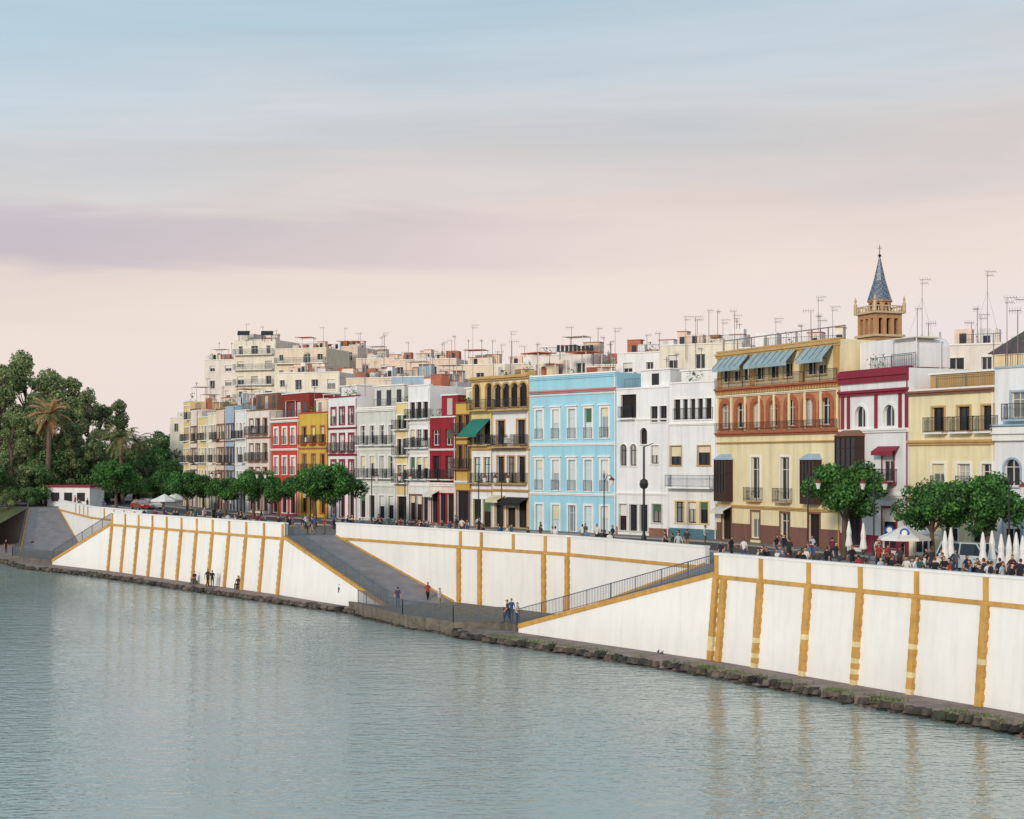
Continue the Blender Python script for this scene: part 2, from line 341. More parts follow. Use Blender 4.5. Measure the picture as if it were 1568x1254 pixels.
for (p,q) in ((1108,1150),(1156,1222),(1236,1278)):
    u0,u1=b.uof(p),b.uof(q); zt,zb_=b.z(1112,545),b.z(1112,566); b.awning(u0,u1,zt,zb_,1.2,TEAL)
    m_=int((u1-u0)/.8)
    for i in range(m_+1): uu=u0+(u1-u0)*i/m_; b.beam(b.P(uu,zt+.06,.02),b.P(uu,zb_+.06,1.2),.03,IRONG,'awnings')
for p in (1103,1153,1229,1282): u=b.uof(p); b.bx(u-.35,u+.3,zc+.36,H-.51,-.02,.12,ochtrim,'trim')
b.rail(b.P(.1,zc+.35,.3),b.P(b.L-.1,zc+.35,.3),.9,IRON,.14,.014,'balcony_railing')
b.rail(b.P(.1,b.z(1100,661),.3),b.P(b.L-.1,b.z(1100,661),.3),.7,IRON,.14,.012,'balcony_railing')
b.plinth(1.6,brown); b.done(H,clut=0,ant=0)
b.rail(b.P(.2,H,-.6),b.P(b.L-.2,H,-.6),1.1,STEEL,1.5,.03,'roof_railing'); b.fin()
# --- white 1025-1098
b=Bld('white_terrace_building',1025,1098,WHITE)
b.opening(b.L*.5,b.L-1.2,b.z(1030,643),b.z(1030,612),glass=DARK,frame=FRAMED,st=.1); b.row([1034,1078],683,712,1.5,sur=ochtrim,frame=FRAMED,st=.08); b.row([1041,1060,1078],768,800,1.0,sur=ylo,glass=GLASS,frame=FRAMED)
H=b.z(1025,588); b.gallery(.2,b.L-.2,b.z(1030,745),.8,IRONG); b.cornice(b.z(1025,652),.2,.2); b.plinth(.9,tealp); b.H=H; b.done(H,clut=3,ant=3); b.pent(1030,1092,568,1.2,WHITE); b.rail(b.P(.5,b.z(1030,643),.05),b.P(b.L-.5,b.z(1030,643),.05),1,IRON,.13,.014,'balcony_railing')
for i in range(1,5): u=.6+(b.L-1.2)*i/5; b.bx(u-.15,u+.15,b.z(1030,643),b.z(1030,612),-.2,.02,WHITE,'walls')
b.fin()
# --- white 944-1025
b=Bld('white_arched_window_building',944,1025,WHITE)
b.opening(b.uof(963),2.0,b.z(963,640),b.z(963,604),glass=DARK,frame=FRAMED,st=.05); b.row([1002,1016],622,646,.9,glass=GLASS,frame=FRAMED,st=.05)
b.row([955,970],680,713,.9,arch=True,st=.06,frame=FRAMED); b.row([986],655,680,.9,arch=True,st=.06,frame=FRAMED);b.row([1003],682,710,1.0,st=.06,frame=FRAMED)
b.row([954,970,986],772,812,1.0,st=.1,sur=gre,frame=FRAMED); b.row([1006],772,800,1.2,st=.1,sur=gre,frame=FRAMED)
H=b.z(944,597); b.cornice(b.z(944,645),.15,.15); b.cornice(b.z(944,757),.2,.15); b.plinth(.8,brownb); b.H=H; b.done(H,clut=3,ant=2); b.pent(978,1023,568,.3,WHITE); b.gallery(b.uof(952),b.uof(974),b.z(963,640),.5); b.fin()
# --- cream arcade pair 722-812
b=Bld('yellow_arcade_house',722,755,ylo,ochtrim)
b.row([730,740,749],588,624,1.2,arch=True,st=.16,glass=DARK,frame=FRAMED); b.row([731,746],644,680,1.3,balc='each',sur=TRIMW,frame=FRAMED); b.row([731,746],700,738,1.3,balc='each',sur=TRIMW,frame=FRAMED,glass=GLASSL); b.row([731,746],764,806,1.5,glass=DARK,frame=FRAMED,sur=TRIMW)
H=b.z(722,580); b.zones=[(6,b.z(722,690),WHITE)]; b.cornice(H-.35,.35,.5); b.gallery(.2,b.L-.2,b.z(733,628),.8); b.cornice(b.z(722,690),.2,.2); b.cornice(b.z(722,752),.25,.3)
b.awning(.2,b.L-.4,b.z(731,642),b.z(731,666),1.9,GREENAW); b.done(H,clut=4,ant=3); b.fin()
b=Bld('cream_arcade_house',755.2,812,cream,ochtrim)
b.row([762,775,788,801],588,624,1.4,arch=True,st=.2,glass=DARK,frame=FRAMED,sur=ochtrim); b.zones=[(6,b.z(755,632),WHITE)]
b.row([767,798],644,680,1.4,balc='each',sur=ochtrim,frame=FRAMED); b.row([767,783,799],699,738,1.2,balc='each',sur=ochtrim,frame=FRAMED); b.row([765,783,800],764,806,1.5,glass=DARK,frame=FRAMED,sur=ochtrim)
H=b.z(755,578); b.cornice(H-.35,.35,.5); b.gallery(.2,b.L-.2,b.z(755,628),.9); b.cornice(b.z(755,690),.2,.2); b.cornice(b.z(755,752),.25,.3); b.gallery(.3,b.L-.3,b.z(755,684),1.0)
b.awning(b.uof(776),b.uof(810),b.z(795,762),b.z(795,770),1.2,DARK); b.done(H,clut=4,ant=3); b.fin()
# --- ochre
b=Bld('ochre_townhouse',698,721.8,och,brown); b.zones=[(6,9.5,WHITE)]
for t,q in ((636,662),(682,716)): b.row([704,715],t,q,.9,balc='each',frame=FRAMED)
b.row([709],752,802,2.2,glass=DARK,frame=FRAMED); H=b.z(698,618); b.cornice(b.z(698,674),.2,.2); b.cornice(b.z(698,740),.3,.3,WHITE); b.done(H,clut=2,ant=2); b.pent(702,720,595,1,cream); b.fin()
# --- crimson
b=Bld('crimson_townhouse',658,698,crim,TRIMW); b.zones=[(6,b.z(658,744),pinkw)]
b.row([668,688],658,682,1.2,sur=crim,frame=FRAME); b.row([668,688],698,732,1.2,sur=crim,balc='each',frame=FRAMED); b.row([666,678,690],756,800,1.1,sur=crim,glass=DARK,frame=FRAMED)
H=b.z(658,640); b.cornice(b.z(658,690),.2,.25); b.cornice(b.z(658,744),.4,.3); b.done(H,clut=2,ant=2); b.pent(672,697,606,.4,crim); b.fin()
# --- white 625
b=Bld('white_townhouse',625,658,WHITE,TRIMW)
for t,q in ((616,640),(658,684),(700,732)): b.row([632,642,652],t,q,.95,balc='each',frame=FRAMED,glass=GLASS)
b.row([632,642,652],758,796,1.0,sur=brown,glass=DARK,frame=FRAMED); H=b.z(625,592)
for t in (650,694,745): b.cornice(b.z(625,t),.2,.15)
b.done(H,clut=3,ant=2); b.fin()
# --- cream 607
b=Bld('cream_townhouse',607,625,ylo,TRIMW)
for t,q in ((636,656),(672,696),(712,738)): b.row([612,620],t,q,.9,balc='each',frame=FRAMED)
b.row([616],760,796,1.8,glass=DARK,frame=FRAMED); b.done(b.z(607,618),clut=2,ant=2); b.fin()
# --- grey 547
b=Bld('grey_townhouse',547,607,gre,TRIMW)
for t,q in ((652,680),(698,730)): b.row([556,570,585,599],t,q,1.0,balc='each',frame=FRAME)
b.row([556,570,585,599],758,792,1.1,glass=DARK,frame=FRAMED); H=b.z(547,626); b.cornice(H-.4,.3,.3)
for t in (690,744): b.cornice(b.z(547,t),.2,.2)
b.done(H,clut=3,ant=3); b.pent(560,606,592,1.2,gre); b.fin()
# --- white/crimson 503
b=Bld('white_and_crimson_townhouse',503,547,WHITE,maroon)
for t,q in ((626,650),(666,690),(706,732)): b.row([511,524,538],t,q,1.05,sur=maroon,st=.25,balc='each' if t>650 else 'j',frame=FRAME)
b.row([511,524,538],752,790,1.1,glass=DARK,frame=FRAMED); H=b.z(503,610)
for t in (658,698,744): b.cornice(b.z(503,t),.22,.2,maroon)
b.done(H,clut=3,ant=3); b.pent(505,530,592,1.5,WHITE); b.fin()
# --- ochre/yellow 458
b=Bld('yellow_townhouse',458,503,C('facade_golden',(214,180,72)),redor)
for t,q in ((654,678),(696,722)): b.row([466,480,494],t,q,1.0,balc='each',st=.2,sur=TERRA,frame=FRAMED)
b.row([466,480,494],745,784,1.2,glass=DARK,frame=FRAMED,sur=redor); H=b.z(458,634); b.cornice(b.z(458,688),.2,.2,TERRA); b.done(H,clut=3,ant=2); b.pent(462,500,612,2,cream); b.fin()
b=Bld('red_townhouse',415,458,redor,TRIMW)
for t,q in ((656,680),(700,726)): b.row([423,436,449],t,q,1.1,balc='j',st=.25,glass=GLASSL)
b.row([423,436,449],746,784,1.3,glass=DARK,frame=FRAMED); H=b.z(415,642); b.cornice(b.z(415,690),.25,.2); b.cornice(H-.5,.3,.3); b.done(H,clut=2,ant=2); b.pent(417,457,604,1.5,C('facade_darkred',(136,46,40))); b.fin()
b=Bld('white_townhouse',378,415,pinkw,brownb)
for t,q in ((642,664),(680,704),(716,740)): b.row([385,395,406],t,q,1.15,balc='each',frame=FRAMED)
b.row([385,395,406],752,780,1.3,glass=DARK,frame=FRAMED); H=b.z(378,630); b.cornice(b.z(378,672),.2,.15); b.done(H,clut=3,ant=3); b.pent(379,412,604,1.2,brownb); b.fin()
for (a,c,top,m,nm) in ((360,378,630,WHITE,'white_narrow_townhouse'),(345,360,622,bluegrey,'blue_grey_townhouse'),(331,345,628,peach,'peach_narrow_townhouse'),(318,331,634,cream,'cream_narrow_townhouse'),(303,318,640,ylo,'yellow_narrow_townhouse'),(292,303,628,pinkw,'pale_townhouse'),(281,292,616,ylo,'yellow_corner_house')):
    b=Bld(nm,a,c,m,random.choice([TRIMW,brown])); H=b.z(a,top); z=9.6; xs=[.2,.5,.8]
    while z+2.2<H:
        for x in xs: b.opening(b.L*x,1.1,z,z+2.0,balc=random.choice(['each','j',None]),frame=random.choice([FRAME,FRAMED]))
        b.cornice(z-.5,.15,.12); z+=3.3
    for x in xs: b.opening(b.L*x,1.3,6.05,8.4,glass=DARK,frame=FRAMED)
    b.done(H,clut=3,ant=2); b.fin()
# --- white/maroon 1287
b=Bld('white_building_with_maroon_trim',1287,1392,WHITE,maroon)
b.row([1318,1362],622,655,1.3,arch=True,sur=TRIMW,frame=FRAME,st=.2,ref=1318); b.row([1360],692,738,1.3,sur=maroon,frame=FRAME,st=.12,hood=True,balc='each'); b.row([1308,1362],775,835,1.6,glass=DARK,frame=FRAMED)
b.bay(1308,668,726,2.6,FRAMED,brownb,.9)
H=b.z(1287,572); z2=b.z(1287,608); b.cornice(H-.9,.9,.3,maroon); b.cornice(z2,.4,.35,maroon); b.cornice(b.z(1287,664),.3,.25,TRIMW); b.cornice(b.z(1287,760),.3,.2,TRIMW)
for p in (1291,1300,1342,1379,1389): u=b.uof(p); b.bx(u-.16,u+.16,b.z(1287,662),z2-.001,-.02,.1,maroon,'trim')
b.awning(b.uof(1345),b.uof(1378),b.z(1360,684),b.z(1360,692),.7,maroon); b.plinth(1.4,maroon); b.done(H,clut=0,ant=1)
zt=b.z(1300,523)
pr=[(.35,H+.15),(.35,zt-.1),(.5,zt)]+[(b.L-2.0+1.0*math.sin(t*math.pi/14),zt-.8+.8*math.cos(t*math.pi/14)) for t in range(8)]+[(b.L-1.0,H+.15)]
b.prism([b.P(u,z,-1.6) for u,z in pr],[b.P(u,z,-4.6) for u,z in pr],WHITE,'roof_terrace_room')
b.rail(b.P(b.L-3,H+.14,-.8),b.P(b.L-.3,H+.14,-.8),1.0,IRONG,.2,.014,'roof_railing'); b.fin()
# --- pale yellow 1392
b=Bld('pale_yellow_building',1392,1523,yel,TRIMW,depth=8)
b.row([1437,1476,1514],624,660,1.15,balc='each',sur=ochtrim,ref=1437,frame=FRAMED); b.row([1437,1476,1514],710,750,1.2,balc='j',ref=1437); b.row([1410,1455,1500],790,850,1.5,glass=DARK,ref=1437)
H=b.z(1392,600); b.cornice(H-.3,.3,.35,brownb); b.cornice(b.z(1392,682),.35,.3,ochtrim); b.cornice(b.z(1392,765),.3,.2,ochtrim); b.done(H,clut=0,ant=1); b.pent(1412,1522,574,.8,ochtrim,False,3); b.fin()
b=Bld('white_corner_building',1523,1660,WHITE,bluegrey)
b.row([1550,1590,1630],703,745,1.3,arch=True,sur=bluegrey,ref=1550); b.row([1560,1600],600,640,1.2,ref=1560,balc='each'); b.row([1550,1590],780,850,1.4,ref=1550,glass=DARK)
H=b.z(1523,565); b.cornice(b.z(1523,675),.9,.5,TRIMW); b.cornice(b.z(1523,655),.2,.5,bluegrey); b.done(H,clut=1,ant=2); b.fin()

# ------------------------------------------------------------------ second row behind
def back(name,px0,px1,py,Y,m,trim=None,ang=-.35,sp=2.6,cl=5,an=3,wins=True,galler=False):
    k0=(px0-CX)/FP;k1=(px1-CX)/FP; A=Vector((k0*Y,Y)); d=Vector((math.cos(ang),math.sin(ang)))
    t=(k1*A.y-A.x)/(d.x-k1*d.y); Bp=A+d*t
    b=Bld(name,px0,px1,m,trim,A=A,B=Bp,depth=10); H=zat(py,Y); z=H-2.8
    if wins:
        while z>max(12,H-14):
            n=max(1,int(b.L/sp))
            for i in range(n):
                if random.random()<.88: b.opening(b.L*(i+.5)/n,random.choice([.9,1.2,1.5]),z+random.choice([0,.5]),z+1.7,frame=FRAME,st=.05)
            if galler: b.gallery(.3,b.L-.3,z,.9,IRONG)
            z-=3
    b.done(H,clut=cl,ant=an); return b
back('pale_apartment_block',313,362,552,300,pinkw).fin()
b=back('tall_apartment_block',358,422,522,295,bcream,galler=True); b.pent(366,384,512,1,bcream,False); b.fin()
back('beige_apartment_block',421,500,535,290,beige,galler=True,cl=8).fin(); back('peach_apartment_block',500,548,532,300,peach,cl=8).fin()
back('peach_apartment_block',545,604,550,265,peach,cl=8,galler=True).fin()
back('cream_hillside_block',420,520,572,245,bcream,cl=10,an=4).fin()
back('beige_rear_house',530,600,580,225,beige,cl=8,an=3).fin()
back('peach_rear_building',600,700,552,240,peach,cl=10,an=5,galler=True).fin()
back('blue_grey_rear_house',600,650,578,212,bluegrey,cl=3).fin()
back('cream_rear_building',690,812,560,215,beige,cl=12,an=6).fin()
back('pale_rear_house',650,700,585,200,pinkw,cl=5,an=3).fin()
back('pale_rear_building',812,905,545,185,pinkw,cl=4,an=2,ang=-.5).fin()
back('cream_rear_house',905,950,560,180,bcream,cl=5,an=3).fin()
back('white_rear_building',945,1012,542,178,WHITE,cl=4,an=2,ang=-.5).fin()
back('cream_rear_building',1010,1136,530,172,bcream,cl=8,an=6,ang=-.5).fin()
back('white_rear_house',900,960,585,170,TRIMW,cl=5,an=3).fin()
back('pale_rear_building',1130,1292,534,152,pinkw,cl=4,an=4,ang=-.5,wins=False).fin()
back('white_rear_house',1380,1452,532,138,WHITE,cl=3,an=1,ang=-.5).fin()
back('white_rear_building',1440,1535,530,134,pinkw,cl=4,an=2,ang=-.5).fin()
back('cream_rear_house',260,300,640,290,bcream,cl=3,an=1).fin()
b=back('yellow_house_with_hip_roof',1520,1600,545,115,yel,cl=0,an=0,ang=-.9)
z=b.H+.15; b.prism([b.P(-.3,z,.3),b.P(b.L+.3,z,.3),b.P(b.L+.3,z,-9),b.P(-.3,z,-9)],[b.P(b.L*.5,z+2.6,-3),b.P(b.L*.52,z+2.6,-3),b.P(b.L*.52,z+2.6,-6),b.P(b.L*.5,z+2.6,-6)],C('slate_roof',(92,80,82)),'hip_roof'); b.antenna(1,b.H,4.5); b.fin()
b=Acc(); Y=178; X=(883-CX)/FP*Y; z0=zat(537,Y)-.6
for i in range(9): 
    x=X-2.2+i*.5; b.box((x,Y,z0+.5),.36,.08,random.uniform(.7,.95),IRON)
b.beam((X-2.4,Y+.1,z0+.5),(X+2.2,Y+.1,z0+.5),.05,IRON); b.beam((X-2,Y+.1,z0-1.2),(X-2,Y+.1,z0+.5),.06,IRON); b.beam((X+2,Y+.1,z0-1.2),(X+2,Y+.1,z0+.5),.06,IRON); b.single('rooftop_sign')
for px,py in ((373,508),(409,512)):
    a=Acc(); Y=292; X=(px-CX)/FP*Y; z=zat(522,Y)
    for dx in (-.9,.9): a.beam((X+dx,Y,z),(X+dx,Y,zat(py,Y)+.2),.08,IRON)
    a.prism([(X-1.2,Y-.3,z+1.1),(X+1.2,Y-.3,z+1.1),(X+1.2,Y-.2,z+1.1),(X-1.2,Y-.2,z+1.1)],[(X-1.2,Y+.2,z+2),(X+1.2,Y+.2,z+2),(X+1.2,Y+.3,z+2),(X-1.2,Y+.3,z+2)],IRON); a.single('rooftop_solar_panel')
for px,pt,pb,Y in ((1412,428,540,138),(1512,416,540,136),(1542,456,545,112),(1253,455,530,155),(1275,470,530,155),(1502,482,540,136),(1188,488,530,155),(724,498,560,200),(588,510,560,240),(942,503,570,175),(1065,485,530,165),(1107,490,530,165),(1125,483,530,165),(783,508,560,200),(1050,485,530,170)):
    a=Acc(); X=(px-CX)/FP*Y; zt=zat(pt,Y); zb=zat(pb,Y)-1.5; a.beam((0,0,0),(0,0,zt-zb),.035,STEEL,n=6,r2=.022)
    for h,L in ((0,.85),(-.35,.6)):
        a.beam((-L*.2,0,zt-zb+h),(L,0.2,zt-zb+h+.05),.022,STEEL)
        for i in range(5): a.beam((-.2*L+i*L*.28,-.2,zt-zb+h-.15),(-.2*L+i*L*.28,.3,zt-zb+h+.2),.012,STEEL)
    if px in (1412,1512):
        for sx in (-2.2,2.0): a.beam((0,0,(zt-zb)*.8),(sx,.5,0),.01,STEEL)
    a.single('antenna_mast',(X,Y,zb))

# ------------------------------------------------------------------ church tower
def tower():
    a=Acc(); Y=230; X=(1347-CX)/FP*Y; w=4.9; rot=.35
    zb=zat(462,Y); ca,sa=math.cos(rot),math.sin(rot)
    tb=C('tower_brick',(194,148,108),var=.25,streak=.15,scale=1.5); td=C('tower_stone',(210,186,150)); 
    a.box((0,0,0),w,w,zb-6-5.6,tb,'tower_shaft',rot); z=zb-6-5.6
    a.box((0,0,z),w+.7,w+.7,.35,td,'cornice',rot); z+=.35
    def loc(x,y): return (x*ca-y*sa,x*sa+y*ca)
    for i in (-1,-.33,.33,1):
        for j in (-1,-.33,.33,1):
            if abs(i)<1 and abs(j)<1: continue
            x,y=loc(i*(w/2-.35),j*(w/2-.35)); a.box((x,y,z),.62,.62,3.2,tb,'belfry',rot)
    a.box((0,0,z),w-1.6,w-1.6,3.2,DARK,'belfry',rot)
    a.box((0,0,z+2.5),w-.12,w-.12,.75,tb,'belfry',rot); a.box((0,0,z+3.25),w+.8,w+.8,.3,td,'cornice',rot); zz=z+3.55
    h=w/2+.2
    cs=[(-h,-h),(h,-h),(h,h),(-h,h)]
    for k in range(4):
        x0,y0=loc(*cs[k]); x1,y1=loc(*cs[(k+1)%4])
        for i in range(9):
            t=i/8; a.lathe((x0+(x1-x0)*t,y0+(y1-y0)*t,zz),[(.06,0),(.14,.25),(.06,.5),(.1,.8)],td,6,'balustrade')
        a.beam((x0,y0,zz+.85),(x1,y1,zz+.85),.12,td,'balustrade')
        a.lathe((x0,y0,zz),[(.28,0),(.28,1.3),(.12,1.6),(.22,1.9),(.0,2.6)],td,8,'pinnacles')
    a.lathe((0,0,zz),[(1.75,0),(1.75,1.6),(2.0,1.65),(2.0,1.85)],tb,8,'drum')
    for i in range(8):
        an=2*math.pi*(i+.5)/8; a.box((1.6*math.cos(an),1.6*math.sin(an),zz+.3),.12,.5,1.1,DARK,'drum_windows',an)
    sp,nt,bs=newmat('spire_tiles'); ck=nt.nodes.new('ShaderNodeTexChecker'); ck.inputs['Scale'].default_value=3.4; ck.inputs[1].default_value=(*lin((60,80,106)),1); ck.inputs[2].default_value=(*lin((122,130,142)),1)
    tc=nt.nodes.new('ShaderNodeTexCoord'); nt.links.new(tc.outputs['Object'],ck.inputs[0]); nt.links.new(ck.outputs[0],bs.inputs['Base Color']); bs.inputs['Roughness'].default_value=.3
    top=zat(393,Y)-6
    a.lathe((0,0,0),[(1.95,zz+1.85),(.95,(zz+1.85+top)/2-.3),(.1,top)],sp,8,'spire')
    tt=zat(375,Y)-6
    a.lathe((0,0,top-.1),[(.1,0),(.3,.25),(.1,.5),(.05,.7)],IRON,8,'finial'); a.beam((0,0,top),(0,0,tt),.06,IRON,'finial'); a.beam((-.4,0,tt-.5),(.4,0,tt-.5),.05,IRON,'finial')
    e=a.group('church_tower',(0,0,0)); e.location=(X,Y,6)
tower()

# ------------------------------------------------------------------ embankment
ZP=6.0
FR=[(12.8,93.4),(24.15,75.9),(40,51.5),(52,33)]
FLW=[(-21.3,138.5),(-45.7,169)]
BK=[(-16.6,139.7),(-6,127.3),(4.6,115),(13.2,101)]
BKL=[(-43,172.5),(-54,190),(-68,222)]
emb=Acc()
def nrm(A,B):
    d=Vector((B[0]-A[0],B[1]-A[1])).normalized()
    n=Vector((d.y,-d.x))
    if n.x*.8+n.y*.6>0: n=-n
    return d,n
def v3(p,z,n=None,o=0):
    return (p[0]+(n.x*o if n else 0),p[1]+(n.y*o if n else 0),z)
def face(A,B,zA,zB,zb,bat=.5):
    d,n=nrm(A,B)
    ba=bat*(zA-zb)/5.2; bb=bat*(zB-zb)/5.2
    emb.prism([v3(A,zb,n,ba),v3(B,zb,n,bb),v3(B,zb,n,-.4),v3(A,zb,n,-.4)],[v3(A,zA,n),v3(B,zB,n),v3(B,zB,n,-.4),v3(A,zA,n,-.4)],WALLW,'walls')
def band(A,B,zA,zB,h=.22,o=.12,o2=-.3):
    d,n=nrm(A,B)
    emb.prism([v3(A,zA,n,o),v3(B,zB,n,o),v3(B,zB,n,o2),v3(A,zA,n,o2)],[v3(A,zA+h,n,o),v3(B,zB+h,n,o),v3(B,zB+h,n,o2),v3(A,zA+h,n,o2)],OCHRE,'bands')
def parapet(A,B,z0=5.845,z1=7.08):
    d,n=nrm(A,B)
    for (a,b_,o,i) in ((z0,z1,.02,-.36),(z1+.001,z1+.13,.09,-.43)):
        emb.prism([v3(A,a,n,o),v3(B,a,n,o),v3(B,a,n,i),v3(A,a,n,i)],[v3(A,b_,n,o),v3(B,b_,n,o),v3(B,b_,n,i),v3(A,b_,n,i)],WALLW,'parapets')
def ppil(A,B,s,w=.3,z0=5.85,z1=7.085):
    d,n=nrm(A,B); p=Vector(A)+d*s; a=p-d*w/2; b_=p+d*w/2
    emb.prism([v3(a,z0,n,.12),v3(b_,z0,n,.12),v3(b_,z0,n,-.1),v3(a,z0,n,-.1)],[v3(a,z1,n,.12),v3(b_,z1,n,.12),v3(b_,z1,n,-.1),v3(a,z1,n,-.1)],OCHRE,'pilasters')
def pil(A,B,s,zb,zt=5.62,w=.4,bat=.5,patch=0,pr=.24):
    d,n=nrm(A,B); p=Vector(A)+d*s; N=int((zt-zb)/.3); 
    for i in range(N):
        z0=zb+(zt-zb)*i/N; z1=zb+(zt-zb)*(i+1)/N; ww=w+(.05 if i%2 else 0); a=p-d*w/2; c=p+d*(ww-w/2)
        o0=bat*(5.62-z0)/5.2+pr; o1=bat*(5.62-z1)/5.2+pr
        if i%2: o0+=.015;o1+=.015
        m=OCHREL if patch and z0<3 and random.random()<.25 else OCHRE
        emb.prism([v3(a,z0,n,o0),v3(c,z0,n,o0),v3(c,z0,n,-.1),v3(a,z0,n,-.1)],[v3(a,z1,n,o1),v3(c,z1,n,o1),v3(c,z1,n,-.1),v3(a,z1,n,-.1)],m,'pilasters')
def section(line,zb,sp,first=.25,pair=True,w=.4,patch=0):
    for A,B in zip(line[:-1],line[1:]):
        L=(Vector(A)-Vector(B)).length
        face(A,B,5.63,5.63,zb)
        band(A,B,5.62,5.62); parapet(A,B); n=int(round(L/sp))
        for i in range(n+1 if (A,B)==(line[-2],line[-1]) else n):
            s=first+(L-first*2)*i/n; pil(A,B,s,zb,w=w,patch=patch); ppil(A,B,s)
        if pair: pil(A,B,first+.75,zb,w=w); pair=False
section(FR,.5,4.2,patch=1)
section(FLW,.5,3.4,pair=False,w=.3)
for A,B in zip(BK[:-1],BK[1:]):
    face(A,B,5.63,5.63,.4,.0); band(A,B,5.62,5.62); parapet(A,B)
def onBK(px): 
    p=hit(px,BK)
    for A,B in zip(BK[:-1],BK[1:]):
        if min(A[0],B[0])-.01<=p.x<=max(A[0],B[0])+.01: return A,B,(p-Vector(A)).length
for px in (706,738,787,836,872): ppil(*onBK(px))
for px in (704,736,834,870): pil(*onBK(px),.9,w=.34,bat=0)
for A,B in zip(BKL[:-1],BKL[1:]):
    face(A,B,5.63,5.63,.4,.0); band(A,B,5.62,5.62); parapet(A,B)
    for s in (3,7,11,15): ppil(A,B,s)
ZL=1.0
def ramp(fT,bT,fB,bB,zT=5.98,zB=ZL):
    v=[(*fT,zT),(*bT,zT),(*bB,zB),(*fB,zB)]
    N=10; vs=[(fT[0]+.5,fT[1]+.45,zT),(bT[0]+.5,bT[1]+.45,zT)];fs=[]
    for i in range(N+1):
        t=i/N
        for s in (0,1):
            a=Vector(v[0]).lerp(Vector(v[3]),t); c=Vector(v[1]).lerp(Vector(v[2]),t); vs.append(a.lerp(c,s))
    for i in range(N+1): fs.append((2*i,2*i+1,2*i+3,2*i+2))
    emb.add(vs,fs,ASPH,'ramp_surface')
    face(fT,fB,zT-.02,zB-.0,.45,.5)
    band(fT,fB,zT-.28,zB-.2,.32,.1,-.32)
    d,n=nrm(bT,bB)
    emb.prism([v3(bT,zT-.05,n,.14),v3(bB,zB-.05,n,.14),v3(bB,zB-.05,n,-.1),v3(bT,zT-.05,n,-.1)],[v3(bT,zT+.1,n,.14),v3(bB,zB+.14,n,.14),v3(bB,zB+.14,n,-.1),v3(bT,zT+.1,n,-.1)],OCHRE,'bands')
    d,n=nrm(fT,fB)
    emb.rail(v3(fT,zT+.04,n,-.1),v3(fB,zB+.12,n,-.1),1.1,IRONG,.16,.02,'ramp_railing',2.4)
ramp((-21.3,138.5),(-16.6,139.7),(-10.45,122.6),(-4.9,126.05))
ramp((12.8,93.4),(13.2,101),(.5,108),(4.4,115.1))
ramp((-45.7,169),(-43,172.5),(-55.6,179),(-52.5,187.5))
ramp((-73,223),(-68,222),(-66,198),(-57,197))
def slab(pts,z,zb,mat,part):
    emb.prism([(x,y,zb) for x,y in pts],[(x,y,z) for x,y in pts],mat,part)
LD=[(-14,126.8),(-13,124.9),(-8.6,116.3),(-4.4,110.7),(-.6,110.2),(.5,108),(4.4,115.1),(-4.9,126.05),(-10.45,122.6)]
slab(LD,ZL,-1,LANDM,'landing')
for a,c in zip(LD[1:5],LD[2:6]):
    emb.rail((*a,ZL),(*c,ZL),1.1,IRONG,.15,.02,'ramp_railing',1.8)
LD2=[(-55.6,179),(-52.5,187.5),(-57,197),(-66,198),(-63.5,188)]
slab(LD2,ZL,-1,LANDM,'landing')
for a,c in ((LD2[0],LD2[4]),(LD2[4],LD2[3])): emb.rail((*a,ZL),(*c,ZL),1.1,IRONG,.2,.02,'ramp_railing',2)
emb.group('river_embankment_wall')
# quay
QE=[(49.5,31),(37.6,49.9),(21.7,74.3),(10.4,91.8),(-1.6,106.3),(-3.9,109.0),(-4.1,110.5)]
QI=[(52,33),(40,51.5),(24.15,75.9),(12.8,93.4),(.5,108),(-.6,110.2),(-4.1,110.9)]
QE2=[(-13.2,125.6),(-23.2,137.3),(-47.6,167.4),(-58.3,177.6),(-70,198),(-80,225)]
QI2=[(-10.45,122.6),(-21.3,138.5),(-45.7,169),(-55.6,179),(-66,198),(-73,223)]
q=Acc()
for E,I in ((QE,QI),(QE2,QI2)):
    for i in range(len(E)-1):
        q.prism([(*E[i],-1),(*E[i+1],-1),(*I[i+1],-1),(*I[i],-1)],[(*E[i],.46),(*E[i+1],.46),(*I[i+1],.5),(*I[i],.5)],QUAYM)
q.single('quay_path')
st=Acc()
LE=[LD[1],LD[2],LD[3],LD[4]]
for E in (QE,QE2,LE):
    for A,B in zip(E[:-1],E[1:]):
        A=Vector(A);B=Vector(B);L=(B-A).length; d=(B-A)/L; n=Vector((d.y,-d.x)); n=-n if n.x*.8+n.y*.6>0 else n; s=0
        while s<L:
            w=random.uniform(.3,.95)
            for lay in ((0,) if E is LE else (0,1)):
                c=A+d*(s+random.uniform(-.1,.1))+n*(random.uniform(-.1,.25)+(.25 if lay==0 else 0)); z=-.3 if lay==0 else random.uniform(.08,.22)
                h=random.uniform(.34,.46) if lay==0 else random.uniform(.22,.36); k=7; dd=random.uniform(.35,.6)
                an=[2*math.pi*(i+random.uniform(-.3,.3))/k for i in range(k)]
                base=[(c.x+d.x*math.cos(a)*w*.55+n.x*math.sin(a)*dd,c.y+d.y*math.cos(a)*w*.55+n.y*math.sin(a)*dd,z+random.uniform(-.03,.03)) for a in an]
                top=[(c.x+d.x*math.cos(a)*w*.42+n.x*math.sin(a)*dd*.75,c.y+d.y*math.cos(a)*w*.42+n.y*math.sin(a)*dd*.75,z+h*random.uniform(.8,1.05)) for a in an]
                st.prism(base,top,STONE)
            s+=w*.9
st.single('quay_edge_stones')
g=Acc()
GR=island('grass_weeds',[(60,96,40),(96,124,56),(120,128,70)],.8)
